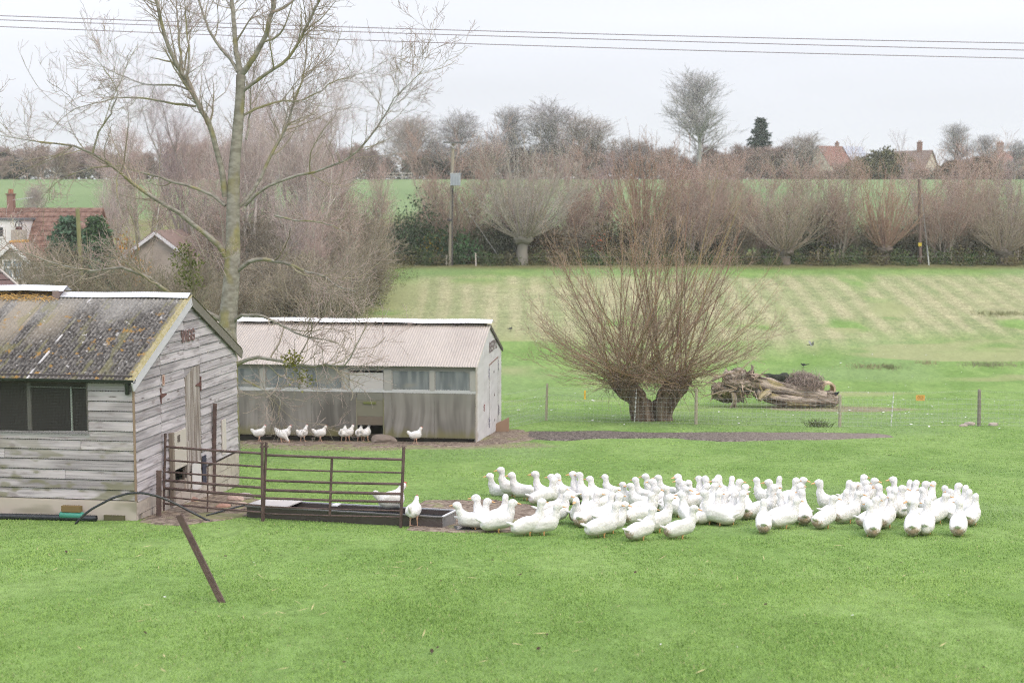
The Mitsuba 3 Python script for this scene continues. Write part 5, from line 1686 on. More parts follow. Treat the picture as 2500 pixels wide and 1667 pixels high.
k_ = thing("mistletoe", "yellow green mistletoe tuft on the low branch before the poultry windows", "mistletoe")
m.put(k_ + "__foliage")

# ------------------------------------------------------------------ the near pollard willow
rg = np.random.default_rng(88)
k = thing("pollard_willow", "near twin trunked pollard willow with a huge fan of bare shoots behind the wire fence", "tree", "trees in the hedge")
labels[k].pop("group")
WYD = 48.6
z4 = lambda x, y: (1250 + x / 3.36, 600 + y / 3.36)


def wp(x, y, dy=0.0):
    return at(*z4(x, y), WYD + dy)


def blob_mesh(spheres, edge, noise_amp, nf, seed):
    """One continuous surface round a chain of spheres."""
    parts = []
    for chain in spheres:
        for (a, ra), (b, rb) in zip(chain, chain[1:]):
            s0 = manifold3d.Manifold.sphere(ra, 16).translate([float(c) for c in a])
            s1 = manifold3d.Manifold.sphere(rb, 16).translate([float(c) for c in b])
            parts.append(manifold3d.Manifold.batch_hull([s0, s1]))
    mm = parts[0]
    for p_ in parts[1:]:
        mm = mm + p_
    mm = mm.refine_to_length(edge)
    me = mm.to_mesh()
    t = trimesh.Trimesh(me.vert_properties[:, :3], me.tri_verts, process=True)
    trimesh.smoothing.filter_taubin(t, iterations=8)
    v = np.asarray(t.vertices)
    n = np.asarray(t.vertex_normals)
    v = v + n * ((meshkit.fbm(v * nf + seed, 3) - .5) * noise_amp)[:, None]
    return v, np.asarray(t.faces)


def furrow(v, c, amp):
    return v


gz_ = float(ground(*wp(1100, 1450)[:2]))
foot = lambda x, dy=0: np.array([wp(x, 1450, dy)[0], WYD + dy, gz_ - .2])
put(k + "__trunk", blob_mesh([[(foot(1085), .40), (wp(1070, 1330), .38), (wp(1000, 1230), .37), (wp(925, 1140), .48)],
                              [(wp(1020, 1230), .38), (wp(930, 1160, -.1), .40), (wp(840, 1110, -.1), .24)], [(foot(1050, .1), .3), (wp(1040, 1300, .2), .34)]], .11, .22, 2.2, 3), "willow_bark_mat", True)
put(k + "__trunk", blob_mesh([[(foot(1245), .37), (wp(1240, 1330), .36), (wp(1290, 1230), .37), (wp(1345, 1140), .47)],
                              [(wp(1270, 1230), .38), (wp(1340, 1160, -.1), .40), (wp(1420, 1110, -.1), .24)], [(foot(1215, .1), .32), (wp(1215, 1320, .1), .30)]], .11, .22, 2.2, 9), "willow_bark_mat", True)
cr = MB()
heads = [wp(880, 1120), wp(1370, 1120), wp(1130, 1075), wp(1010, 1095), wp(1250, 1095)]
HB = np.array([(heads[0][0] + heads[1][0]) / 2, WYD, heads[2][2]])
n = 215
hi = rg.choice(5, n, p=[.22, .22, .14, .21, .21])
az = rg.uniform(0, 2 * PI, n)
el = np.radians(90 - 86 * rg.uniform(0, 1, n) ** .58)
d = np.stack([np.cos(az) * np.cos(el), np.sin(az) * np.cos(el), np.sin(el)], 1)
hx = (o_x := np.array(heads)[hi][:, 0] - HB[0]) * .28
d[:, 0] += hx * np.cos(el)
d /= np.linalg.norm(d, axis=1, keepdims=True)
o = np.array(heads)[hi] + d * np.array([.45, .5, .2]) + rg.normal(0, .10, (n, 3))
path, o2, d2 = [o], o.copy(), d.copy()
for q_ in range(44):
    d2 = d2 + np.array([0, 0, .046 if q_ > 6 else .004]) * (1.12 - d2[:, 2:]) + rg.normal(size=d2.shape) * .024
    d2 /= np.linalg.norm(d2, axis=1, keepdims=True)
    o2 = o2 + d2 * .2
    path.append(o2)
path = np.stack(path, 1)
ins = (((path - (HB + [0, 0, 3.0])) / [4.95, 4.0, 4.7]) ** 2).sum(2) < 1
last = np.maximum(12, np.where(ins.all(1), 44, np.argmax(~ins[:, 8:], axis=1) + 8)) * rg.uniform(.62, 1.0, n)
ln = last * .2
x_ = np.linspace(0, 1, 10)[None] * last[:, None]
i_a = np.minimum(x_.astype(int), 43)
w_a = (x_ - i_a)[..., None]
ar = np.arange(n)[:, None]
S = path[ar, i_a] * (1 - w_a) + path[ar, i_a + 1] * w_a
r0 = rg.uniform(.010, .030, n) * (ln / 5.5)
SR = r0[:, None] * np.linspace(1, .12, 10)[None] + .002
v, f = tubes(S, SR, 5)
cr.add((v, f), colours(rg, n, 50, (.315, .225, .145), .28, .25))
P2, R2_ = grow(rg, S, SR, 2300, (.15, 1), (.5, 1.7), (12, 40), .09, .09, 5, (.55, .004), .55, .012)
add_tubes(cr, rg, P2, np.maximum(R2_, .0042), 3, (.34, .255, .195), .25)
P3, R3_ = grow(rg, P2, R2_, 6000, (.15, 1), (.2, .8), (14, 46), .06, .10, 3, (.7, .004), .4, .008)
add_tubes(cr, rg, P3, np.maximum(R3_, .004), 3, (.36, .27, .215), .25)
# the matted skirt of short twigs round the heads
n = 900
hi = rg.choice(5, n, p=[.28, .28, .04, .20, .20])
az = rg.uniform(0, 2 * PI, n)
o = np.array(heads)[hi] + np.stack([np.cos(az) * .40, np.sin(az) * .55, rg.normal(.08, .17, n)], 1) + rg.normal(0, .10, (n, 3))
d = np.stack([np.cos(az), np.sin(az), rg.normal(-.1, .45, n)], 1) + rg.normal(0, .5, (n, 3))
d /= np.linalg.norm(d, axis=1, keepdims=True)
ln = rg.uniform(.25, 1.0, n)
pts = [o]
for s in range(4):
    d = d + np.array([0, 0, rg.choice([-.1, .14])]) + rg.normal(size=d.shape) * .28
    d /= np.linalg.norm(d, axis=1, keepdims=True)
    o = o + d * (ln / 4)[:, None]
    pts.append(o)
add_tubes(cr, rg, np.stack(pts, 1), np.full((n, 5), .0065), 3, (.29, .21, .16), .35)
cr.put(k + "__crown", "vc", True)

# ------------------------------------------------------------------ the field fence
fk = thing("stock_fence", "wire netting stock fence on wooden posts crossing the pasture", "fence")
FP = [(1333, 1026, 936, .075), (1699, 1036, 947, .09), (2050, 1042, 962, .09), (2390, 1040, 950, .10), (2760, 1048, 960, .1)]
bases = []
for n_, (px, py, top, w) in enumerate(FP):
    b = on(px, py)
    t = up_from(b, px + (1 if n_ else 3), top)
    kk = put(fk + "__post", tube1([b - [0, 0, .3], (b + t) / 2, t - [0, 0, .06], t], [w * .62, w * .6, w * .55, w * .3], 7), "vc", False, color=(.25, .22, .20) if n_ == 3 else (.40, .36, .28))
    if n_ == 3:
        labels[kk] = {"label": "thicker dark weathered post"}
    bases.append(b)
start = S2.p(-.05, W2 - .4, 0)
start = gp(start[0] + .1, start[1])
ln_ = [start] + [b + [0, -.09, 0] for b in bases]
m = MB()
for z in (.04, .16, .29, .43, .58, .74, .90, 1.16):
    pts = [q for a_, b_ in zip(ln_, ln_[1:]) for q in [a_ * (1 - t) + b_ * t for t in np.linspace(0, 1, 7)[:-1]]] + [ln_[-1]]
    pts = np.array(pts)
    pts[:, 2] = ground(pts[:, 0], pts[:, 1]) + z + rg.normal(0, .012, len(pts))
    m.add(tube1(pts, .0030 if z < 1 else .0025, 3, False), (.42, .44, .44))
for a_, b_ in zip(ln_, ln_[1:]):
    L_ = np.linalg.norm(b_ - a_)
    for t in np.arange(.1, L_, .16) / L_:
        p = a_ * (1 - t) + b_ * t
        p[2] = float(ground(p[0], p[1]))
        m.add(tube1([p + [0, 0, .04], p + [rg.normal(0, .01), rg.normal(0, .02), .45], p + [0, 0, .90]], .0024, 3, False), (.42, .44, .44))
kk = m.put(fk + "__wire_netting")
labels[kk] = {"label": "thin galvanised wire netting", "kind": "stuff"}
for px, py, top, lean, lab in [(1549, 1031, 948, 5, "white electric fence stake with insulators standing before the willow trunk"), (2175, 1041, 958, 7, "thin white electric fence stake in the open between the posts")]:
    b = on(px, py)
    t = up_from(b, px + lean, top)
    k_ = thing("fence_stake", lab, "fence stake")
    put(k_ + "__rod", tube1([b - [0, 0, .1], t], .009, 5), "vc", True, color=(.70, .70, .72))
    for f_ in (.15, .32, .45, .58, .72, .86):
        put(k_ + "__insulator", tube1([b * (1 - f_) + t * f_ - [0, 0, .022], b * (1 - f_) + t * f_ + [0, 0, .022]], .024, 6), "vc", True, color=(.78, .78, .80))
for px, py, w, h_, c, lab, ln2 in [(1428, 963.5, .062, .30, (.78, .52, .10), "narrow yellow tag hanging on the wire fence near the twin trunked willow", [(.02, .010, .05), (-.06, .012, .035)]),
                                   (2247, 971, .30, .19, (.70, .40, .12), "orange rectangular sign hanging on the wire fence", [(.05, .09, .022), (.01, .11, .02), (-.045, .085, .02)])]:
    p0 = on(px, 1036)
    c_ = at(px, py, p0[1] - .14)
    k_ = thing("fence_sign", lab, "sign")
    put(k_ + "__plate", obox(c_, [w / 2, 0, 0], [0, .004, 0], [0, 0, h_ / 2]), "vc", color=c)
    for dz, hw_, hh_ in ln2:
        put(k_ + "__lettering", obox(c_ + [0, -.0065, dz], [hw_, 0, 0], [0, .002, 0], [0, 0, hh_ / 2]), "vc", color=np.asarray(c) * .45)
# far field fence: small pale posts along the hedge
ffk = thing("far_fence", "row of small pale posts along the far hedge", "fence")
for px, py in [(1090, 648), (1162, 649), (1245, 646), (1918, 645), (1998, 644), (2323, 643), (2404, 642), (2484, 641)]:
    b = on(px, py)
    put(ffk + "__post", bar(b - [0, 0, .2], b + [RNG.normal(0, .04), 0, RNG.uniform(.75, .95)], .10, .10, up=(0, 1, 0)), "vc", color=(.52, .48, .44))
pts = np.array([gp((px - 1250) / FOC * 102, 102.0, .7) for px in np.arange(1000, 2560, 60)])
put(ffk + "__wire", tube1(pts, .006, 3, False), "vc", True, color=(.3, .3, .3))

# ------------------------------------------------------------------ fallen tree and brush
rg = np.random.default_rng(99)
LY = 56.0
z5 = lambda x, y: (1700 + x / 2.94, 880 + y / 2.94)
lp = lambda x, y, dy=0.0: at(*z5(x, y), LY + dy)


def log(key, pts, rad, amp, seed, n=44, sides=30):
    P = smoothline(np.array(pts), n)
    R = np.interp(np.linspace(0, 1, n), np.linspace(0, 1, len(rad)), rad)
    v, f = tube1(P, R, sides)
    body = v[:n * sides].reshape(n, sides, 3)
    a = np.arange(sides) / sides * 2 * PI
    s = np.linspace(0, 1, n)
    ridges = .55 * (meshkit.fbm(np.stack(np.broadcast_arrays(np.cos(a)[None] * 1.4 + seed, np.sin(a)[None] * 1.4, s[:, None] * 4.5), -1), 3, seed) - .5) + .75 * (np.abs(meshkit.fbm(np.stack(np.broadcast_arrays(np.cos(a)[None] * 5 + seed, np.sin(a)[None] * 5, s[:, None] * 3.0), -1), 3, seed + 5) - .5) * 2 - .25)
    body = P[:, None] + (body - P[:, None]) * (1 + amp * 2 * ridges)[..., None]
    v[:n * sides] = body.reshape(-1, 3)
    L_ = np.linalg.norm(P[-1] - P[0])
    uv = np.zeros((len(v), 2))
    uv[:n * sides] = np.stack(np.broadcast_arrays(s[:, None] * L_ + seed, a[None] / (2 * PI) * 1.6), -1).reshape(-1, 2)
    uv[n * sides:] = [seed, .3]
    put(key, (v, f), "log_mat", False, uv=uv)


k = thing("fallen_tree", "great pale splintered trunk of a fallen tree lying in the pasture", "fallen tree")
log(k + "__trunk", [lp(290, 130), lp(380, 150), lp(560, 205), lp(740, 245), lp(900, 270), lp(1005, 290)], [.30, .36, .34, .34, .36, .25], .38, 1)
log(k + "__limb", [lp(430, 235, -.4), lp(560, 275, -.4), lp(720, 292, -.3), lp(860, 292, -.2)], [.16, .22, .24, .18], .4, 2)
log(k + "__limb", [lp(110, 210), lp(220, 205), lp(330, 205), lp(400, 210)], [.20, .30, .26, .12], .5, 3)
log(k + "__root", [lp(195, 95, .3), lp(250, 115, .2), lp(340, 135, .1)], [.20, .42, .42], .8, 4)
log(k + "__root", [lp(270, 60, .3), lp(300, 95, .3), lp(360, 130, .2)], [.10, .26, .30], .8, 14)
log(k + "__root", [lp(200, 150, -.3), lp(270, 165, -.35), lp(380, 160, -.3)], [.10, .2, .16], .8, 15)
log(k + "__root", [lp(110, 245, .3), lp(230, 255, .2), lp(340, 250, .1)], [.16, .26, .24], .6, 5)
log(k + "__root", [lp(262, 235, -.5), lp(270, 290, -.6), lp(240, 346, -.6)], [.10, .07, .05], .3, 6, 12, 8)
log(k + "__root", [lp(268, 240, -.5), lp(280, 300, -.6), lp(276, 348, -.6)], [.08, .06, .04], .3, 7, 12, 8)
log(k + "__snag", [lp(375, 110, .2), lp(402, 70, .2), lp(395, 28, .2)], [.12, .09, .02], .3, 8, 12, 8)
log(k + "__snag", [lp(300, 110, .2), lp(308, 80, .2), lp(312, 48, .2)], [.12, .08, .03], .4, 9, 12, 8)
log(k + "__stub", [lp(520, 232, -.5), lp(480, 252, -.7), lp(452, 285, -.8)], [.15, .17, .10], .4, 10, 12, 10)
log(k + "__stub", [lp(470, 215, -.4), lp(455, 180, -.5), lp(450, 158, -.5)], [.06, .04, .015], .3, 11, 10, 7)
log(k + "__stub", [lp(385, 240, -.5), lp(392, 215, -.5), lp(398, 190, -.5)], [.035, .03, .02], .3, 12, 8, 6)
log(k + "__limb", [lp(925, 255), lp(960, 270), lp(1015, 300)], [.26, .28, .18], .3, 13)
m = MB()
for i in range(120):
    a_ = rg.uniform(0, 1)
    o = lp(110 + 330 * rg.uniform(0, 1), 95 + 170 * rg.uniform(0, 1), rg.uniform(-.5, .2))
    d = rg.normal(size=3) * [.40, .2, .24]
    m.add(tube1([o, o + d * .6, o + d * 1.1 + [0, 0, -.05]], [.035, .022, .006], 5, False), np.array([.36, .28, .22]) * rg.uniform(.5, 1.4))
m.put(k + "__splinters", "vc", True)
labels[k + "__splinters"] = {"label": "torn root fibres and splinters", "kind": "stuff"}
k = thing("dark_stump", "blackened gnarled log lying behind the fallen trunk", "log")
v, f = blob_mesh([[(lp(465, 100, .9), .05), (lp(520, 108, .9), .13), (lp(560, 140, .9), .24), (lp(640, 130, .9), .28), (lp(680, 170, .9), .2)], [(lp(600, 130, .9), .12), (lp(612, 92, .9), .06)]], .10, .3, 3, 4)
put(k, (v, f), "vc", True, color=(.05, .055, .045))
k = thing("hollow_stump", "short pale hollow log end standing behind the fallen trunk's tip", "log")
c0 = lp(942, 205, .5)
an = np.linspace(0, 2 * PI, 13)[:-1]
v = []
for r_, yy in ((.33, -.25), (.33, .5), (.24, .5), (.24, -.25)):
    v += [c0 + [r_ * math.cos(a_) * .9, yy, r_ * math.sin(a_) * (1.0 + .15 * math.sin(3 * a_))] for a_ in an]
fs = [[r_ * 12 + i, r_ * 12 + (i + 1) % 12, ((r_ + 1) % 4) * 12 + (i + 1) % 12, ((r_ + 1) % 4) * 12 + i] for r_ in range(4) for i in range(12)]
put(k, (np.array(v), np.array(fs)), "vc", color=(.52, .42, .30))
k = thing("brush_heap", "round tangled heap of grey brown twigs lying on the fallen trunk", "brush heap", kind="stuff")
m = MB()
n = 1100
d = rg.normal(size=(n, 3))
d /= np.linalg.norm(d, axis=1, keepdims=True)
c0 = lp(775, 175, .2)
o = c0 + d * np.array([.66, .45, .42]) * rg.uniform(.2, 1.15, (n, 1)) ** .5 * (.8 + .5 * meshkit.noise(d * 2.5, 3))[:, None]
o[:, 2] += .05
e = np.cross(d, rg.normal(size=(n, 3)))
e /= np.linalg.norm(e, axis=1, keepdims=True)
e = e + d * rg.uniform(-.2, .9, (n, 1))
ln = rg.uniform(.15, .75, (n, 1))
P = np.stack([o - e * ln * .5, o + d * .04, o + e * ln * .5 - [0, 0, .05]], 1)
add_tubes(m, rg, P, np.full((n, 3), .0075), 3, (.36, .29, .26), .35)
m.put(k, "vc", True)

# small plants and rush tufts in the pasture
def tuft(label, px, py, w, h_, n, col, name="rush_tuft", cat="plant", lean=.25):
    k = thing(name, label, cat, kind='stuff' if name == 'rush_tuft' else None)
    b = on(px, py)
    o = np.stack([b[0] + rg.normal(0, w * .4, n), b[1] + rg.normal(0, .35, n)], 1)
    z = ground(o[:, 0], o[:, 1])
    o = np.c_[o, z - .02]
    d = np.stack([rg.normal(0, lean, n), rg.normal(0, lean, n), np.ones(n)], 1) * (h_ * rg.uniform(.5, 1.1, (n, 1)))
    P = np.stack([o, o + d * .55, o + d + np.c_[d[:, :2] * .4, np.zeros(n)]], 1)
    m = MB()
    add_tubes(m, rg, P, np.tile([.012, .009, .003], (n, 1)), 3, col, .35)
    m.put(k, "vc", True)


tuft("dark green weed clump growing at the foot of the wire fence before the fallen tree", 1997, 1041, .45, .26, 90, (.11, .13, .065), "weed_clump", "plant", .5)
tuft("long patch of pale rushes in the pasture behind the fallen tree", 2130, 897, 1.6, .16, 260, (.26, .24, .14))
tuft("small dark rush tuft ending the pale rush patch in the pasture", 2172, 897, .4, .2, 90, (.16, .19, .09))
tuft("broad grey green rush patch in the pasture towards the frame's edge", 2420, 892, 1.9, .18, 300, (.24, .23, .15))
tuft("faint dry rush strip in the pasture between the two rush patches", 2260, 886, .8, .12, 120, (.32, .28, .17))
tuft("scruffy dark strip of rushes crossing the cut field's edge", 2440, 768, 2.4, .25, 280, (.20, .21, .10))

# ------------------------------------------------------------------ birds
def smin(vals, k):
    s = 0.0
    for v_ in vals:
        s += math.exp(-v_ / k)
    return -k * math.log(s)


def ell(x, y, z, c, r, ca=1.0, sa=0.0):
    dx, dy, dz = x - c[0], y - c[1], z - c[2]
    u, w = dx * ca + dz * sa, -dx * sa + dz * ca
    q = math.sqrt((u / r[0]) ** 2 + (dy / r[1]) ** 2 + (w / r[2]) ** 2)
    return (q - 1) * min(r)


def cap(x, y, z, a, b, ra, rb):
    ab = (b[0] - a[0], b[1] - a[1], b[2] - a[2])
    ap = (x - a[0], y - a[1], z - a[2])
    L2 = ab[0] ** 2 + ab[1] ** 2 + ab[2] ** 2
    t = max(0.0, min(1.0, (ap[0] * ab[0] + ap[1] * ab[1] + ap[2] * ab[2]) / L2))
    return math.sqrt((ap[0] - t * ab[0]) ** 2 + (ap[1] - t * ab[1]) ** 2 + (ap[2] - t * ab[2]) ** 2) - (ra + (rb - ra) * t)


def sdf_mesh(f, bounds, edge, amp=.006, nf=22, seed=1):
    mm = manifold3d.Manifold.level_set(lambda x, y, z: -f(x, y, z), bounds, edge)
    me = mm.to_mesh()
    t = trimesh.Trimesh(me.vert_properties[:, :3], me.tri_verts, process=True)
    trimesh.smoothing.filter_taubin(t, iterations=3)
    v, n = np.asarray(t.vertices), np.asarray(t.vertex_normals)
    p = v * np.array([nf * .6, nf, nf])
    v = v + n * ((meshkit.fbm(p + seed, 3) - .5) * amp * 2)[:, None]
    return v, np.asarray(t.faces)


def loft(rings):
    """Closed loft through rings of equal length."""
    k, n = len(rings), len(rings[0])
    v = np.vstack(rings + [np.mean(rings[0], 0)[None], np.mean(rings[-1], 0)[None]])
    f = [[i * n + j, i * n + (j + 1) % n, (i + 1) * n + (j + 1) % n] for i in range(k - 1) for j in range(n)] + [[i * n + j, (i + 1) * n + (j + 1) % n, (i + 1) * n + j] for i in range(k - 1) for j in range(n)]
    f += [[k * n, (j + 1) % n, j] for j in range(n)] + [[k * n + 1, (k - 1) * n + j, (k - 1) * n + (j + 1) % n] for j in range(n)]
    return v, np.array(f)


def duck_kind(turn, neck=1.0, fwd=0.0, sit=0.0, pitch=14, seed=1, tail=.05, open_bill=False):
    """Pekin duck: body with folded wings, neck, head; bill, eyes, legs. Faces +x, stands on z = 0."""
    a = math.radians(pitch)
    ca, sa = math.cos(a), math.sin(a)
    dz = -sit
    nb = (.135, 0, .245 + .02 * neck)
    nm = (.180 + fwd * .3, 0, .335 + .03 * (neck - 1))
    nt = (.188 + fwd, 0, .335 + .125 * neck)
    hc = np.array([nt[0] + .018 * math.cos(turn), .018 * math.sin(turn), nt[2] + .032])
    ct, st = math.cos(turn), math.sin(turn)

    def f(x, y, z):
        ay = abs(y)
        X, Yh = x - hc[0], y - hc[1]
        hx, hy = X * ct + Yh * st, -X * st + Yh * ct
        hz = z - hc[2]
        head = math.sqrt((hx / .060) ** 2 + (hy / .043) ** 2 + (hz / .047) ** 2)
        head = (head - 1) * .040
        cheek = ell(hx, hy, hz, (.030, 0, -.010), (.036, .027, .026))
        body = smin([ell(x, y, z, (-.015, 0, .195), (.205, .112, .104), ca, sa), ell(x, y, z, (.105, 0, .215), (.092, .094, .098)),
                     ell(x, y, z, (-.15, 0, .165), (.10, .085, .080)), cap(x, y, z, nb, nm, .076, .050), cap(x, y, z, nm, nt, .050, .041)], .020)
        wing = ell(x, ay, z, (-.055, .085, .215), (.165, .034, .066), ca, sa)
        tl = ell(x, y, z, (-.255, 0, .175 + tail), (.085, .052 - .03 * max(0, (-.25 - x) / .1), .022), math.cos(a + .45 * (tail - .0) * 4), math.sin(-.35 - tail * 2) if False else -math.sin(.30 + tail * 2))
        return smin([smin([body, head, cheek], .014), wing - .004, tl], .0055)

    v, fc = sdf_mesh(f, (-.37, -.15, .03, .31, .15, .60 + .13 * max(0, neck - 1)), .019, .0065, 24, seed)
    uv = np.stack([v[:, 0], v[:, 2]], 1)
    v = v + [0, 0, dz]
    parts = {"body": (v, fc, uv)}
    tr = lambda p: np.stack([hc[0] + p[:, 0] * ct - p[:, 1] * st, hc[1] + p[:, 0] * st + p[:, 1] * ct, hc[2] + p[:, 2] + dz], 1)
    an = np.linspace(0, 2 * PI, 9)[:-1]
    rings = []
    for x_, w_, t_, z_ in ((.044, .019, .022, -.004), (.068, .019, .014, -.011), (.100, .022, .009, -.020), (.118, .019, .007, -.024), (.126, .009, .004, -.025)):
        rings.append(tr(np.stack([0 * an + x_, np.cos(an) * w_, np.sin(an) * t_ + z_], 1)))
    bl = [loft(rings)]
    if open_bill:
        rings = []
        for x_, w_, t_, z_ in ((.044, .014, .006, -.020), (.075, .013, .004, -.042), (.098, .008, .003, -.056)):
            rings.append(tr(np.stack([0 * an + x_, np.cos(an) * w_, np.sin(an) * t_ + z_], 1)))
        bl.append(loft(rings))
    m = MB()
    for b in bl:
        m.add(b)
    parts["bill"] = (*m.mesh(), None)
    ico = trimesh.creation.icosphere(subdivisions=1)
    for s in (-1, 1):
        ev = tr(np.asarray(ico.vertices) * [.0066, .004, .0066] + [.018, s * .0385, .010])
        parts["eye" if s < 0 else "eye_001"] = (ev, np.asarray(ico.faces), None)
    if sit < .04:
        for s, off in ((-1, .02), (1, -.03)):
            m = MB()
            x0 = .0 + off
            m.add(tube1([(x0 - .01, s * .055, .135), (x0 - .015, s * .055, .07), (x0, s * .055, .012)], [.020, .0105, .010], 6))
            web = np.array([[x0 - .012, s * .055, .016], [x0 + .07, s * .055 - .033, .004], [x0 + .078, s * .055, .006], [x0 + .07, s * .055 + .033, .004]])
            m.add((np.vstack([web, web - [0, 0, .006]]), np.array([[0, 1, 2], [0, 2, 3], [4, 6, 5], [4, 7, 6], [0, 4, 5], [0, 5, 1], [1, 5, 6], [1, 6, 2], [2, 6, 7], [2, 7, 3], [3, 7, 4], [3, 4, 0]])))
            parts["leg" if s < 0 else "leg_001"] = (*m.mesh(), None)
    return parts, hc + [0, 0, dz]


DK = {"F": duck_kind(0.0, .85, .005, 0, 14, 1), "L": duck_kind(.75, .9, 0, 0, 15, 2), "R": duck_kind(-.75, .9, 0, 0, 15, 3), "T": duck_kind(.2, 1.2, -.01, 0, 20, 4),
      "D": duck_kind(-.15, .6, .03, 0, 8, 5, .02), "S": duck_kind(.1, .95, 0, .085, 8, 6, .03), "O": duck_kind(.1, 1.25, 0, 0, 15, 7, .05, True), "B": duck_kind(2.2, .9, 0, 0, 12, 8)}
DPLY = {}


def duck_ply(kind, part, dirty):
    key = (kind, part, dirty if part == "body" else 0)
    if key not in DPLY:
        v, f, uv = DK[kind][0][part]
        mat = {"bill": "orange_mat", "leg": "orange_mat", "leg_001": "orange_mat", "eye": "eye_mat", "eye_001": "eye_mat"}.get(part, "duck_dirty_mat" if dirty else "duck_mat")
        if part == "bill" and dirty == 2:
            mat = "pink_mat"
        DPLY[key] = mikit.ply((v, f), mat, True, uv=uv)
    return DPLY[key]


# tile, x, y of the head in the enlarged tile, heading (0 = towards the frame's right, 90 = away), pose, dirty rump, scale
DUCKS = [
    (1, 735, 280, 176, "S", 0, 1), (1, 920, 180, 168, "T", 0, 1), (1, 1105, 270, 172, "F", 0, 1), (1, 1500, 260, 165, "O", 0, 1), (1, 1775, 300, 160, "F", 0, 1), (1, 1875, 290, 150, "F", 0, 1),
    (1, 1820, 345, 12, "F", 0, 1), (1, 2140, 255, 165, "T", 0, 1), (1, 2250, 265, 140, "F", 0, 1), (1, 1960, 505, 18, "F", 0, 1), (1, 2035, 615, 20, "F", 0, 1), (1, 180, 770, 172, "D", 0, 1),
    (1, 500, 650, 118, "F", 0, 1), (1, 690, 715, 15, "F", 0, 1), (1, 995, 640, 40, "F", 0, 1), (1, 1115, 735, 14, "F", 0, 1), (1, 1605, 720, 22, "T", 0, 1), (1, 1880, 790, 10, "F", 1, 1), (1, 2190, 700, 250, "D", 0, 1),
    (2, 280, 330, 165, "F", 0, 1), (2, 535, 300, 168, "F", 0, 1), (2, 410, 590, 15, "F", 0, 1), (2, 200, 590, 75, "F", 1, 1), (2, 650, 610, 20, "F", 0, 1), (2, 780, 620, 40, "F", 0, 1), (2, 730, 775, 25, "F", 0, 1),
    (2, 865, 765, 18, "F", 1, 1), (2, 680, 510, 15, "D", 0, 1), (2, 835, 430, 165, "F", 0, 1), (2, 965, 450, 160, "F", 0, 1), (2, 1050, 350, 165, "F", 0, 1), (2, 1220, 290, 170, "F", 0, 1), (2, 1340, 380, 160, "F", 0, 1),
    (2, 1435, 310, 165, "F", 0, 1), (2, 1400, 515, 15, "F", 0, 1), (2, 1560, 500, 160, "F", 0, 1), (2, 1320, 605, 25, "F", 1, 1), (2, 1620, 650, 22, "T", 0, 1), (2, 1340, 850, 35, "F", 1, 1), (2, 1765, 305, 168, "F", 0, 1),
    (2, 1790, 365, 165, "F", 0, 1), (2, 1860, 420, 20, "F", 0, 1), (2, 1945, 395, 165, "F", 0, 1), (2, 1905, 505, 12, "F", 0, 1), (2, 2120, 330, 165, "F", 0, 1), (2, 2230, 330, 130, "F", 0, 1), (2, 2250, 460, 10, "D", 0, 1),
    (2, 1830, 600, 110, "F", 0, 1), (2, 2035, 830, 15, "F", 1, 1), (2, 2215, 570, 165, "F", 0, 1),
    (3, 235, 310, 165, "F", 0, 1), (3, 195, 370, 160, "F", 0, 1), (3, 170, 450, 60, "F", 0, 1), (3, 465, 330, 95, "F", 0, 1), (3, 590, 380, 12, "F", 0, 1), (3, 690, 470, 90, "F", 1, 1), (3, 880, 355, 160, "R", 0, 1),
    (3, 1085, 390, 168, "F", 0, 1), (3, 1175, 475, 15, "F", 1, 1), (3, 1265, 330, 12, "F", 0, 1), (3, 1545, 360, 25, "T", 0, 1), (3, 1670, 350, 15, "F", 0, 1), (3, 1615, 455, 20, "F", 0, 1), (3, 1640, 560, 80, "F", 1, 1),
    (3, 1935, 395, 168, "T", 0, 1), (3, 240, 590, 25, "F", 0, 1), (3, 365, 600, 20, "F", 0, 1), (3, 515, 600, 25, "F", 0, 1), (3, 645, 575, 20, "T", 0, 1), (3, 995, 720, 88, "F", 1, 1), (3, 1275, 585, 150, "R", 0, 1),
    (3, 1460, 620, 30, "F", 0, 1), (3, 1560, 700, 15, "F", 0, 1), (3, 2180, 660, 48, "R", 1, 1),
    (4, 95, 400, 25, "F", 0, 1), (4, 165, 440, 30, "F", 0, 1), (4, 240, 440, 150, "F", 0, 1), (4, 340, 310, 20, "T", 0, 1), (4, 375, 400, 30, "F", 0, 1), (4, 410, 480, 15, "F", 0, 1), (4, 520, 360, 15, "F", 0, 1),
    (4, 590, 460, 100, "F", 0, 1), (4, 40, 560, 15, "F", 0, 1), (4, 250, 585, 25, "F", 0, 1), (4, 430, 760, 82, "F", 1, 1), (4, 835, 350, 165, "T", 0, 1), (4, 770, 520, 110, "F", 0, 1), (4, 860, 540, 40, "F", 0, 1),
    (4, 990, 490, 30, "F", 0, 1), (4, 1115, 400, 20, "F", 0, 1), (4, 1225, 420, 35, "F", 0, 1), (4, 1390, 415, 20, "F", 0, 1), (4, 1510, 420, 40, "F", 0, 1), (4, 1325, 520, 110, "F", 0, 1), (4, 655, 640, 15, "F", 1, 1),
    (4, 545, 690, 70, "F", 1, 1), (4, 805, 640, 50, "F", 0, 1), (4, 1115, 700, 215, "D", 0, 1), (4, 1205, 730, 80, "F", 1, 1), (4, 1420, 700, 60, "F", 0, 1), (4, 1710, 490, 150, "F", 0, 1), (4, 1800, 565, 80, "F", 1, 1),
    (4, 1940, 450, 20, "F", 0, 1), (4, 2060, 490, 25, "F", 0, 1), (4, 2120, 555, 25, "F", 0, 1), (4, 2230, 630, 60, "F", 1, 1), (4, 1725, 620, 45, "R", 1, 1), (4, 1945, 730, 70, "F", 1, 1)]
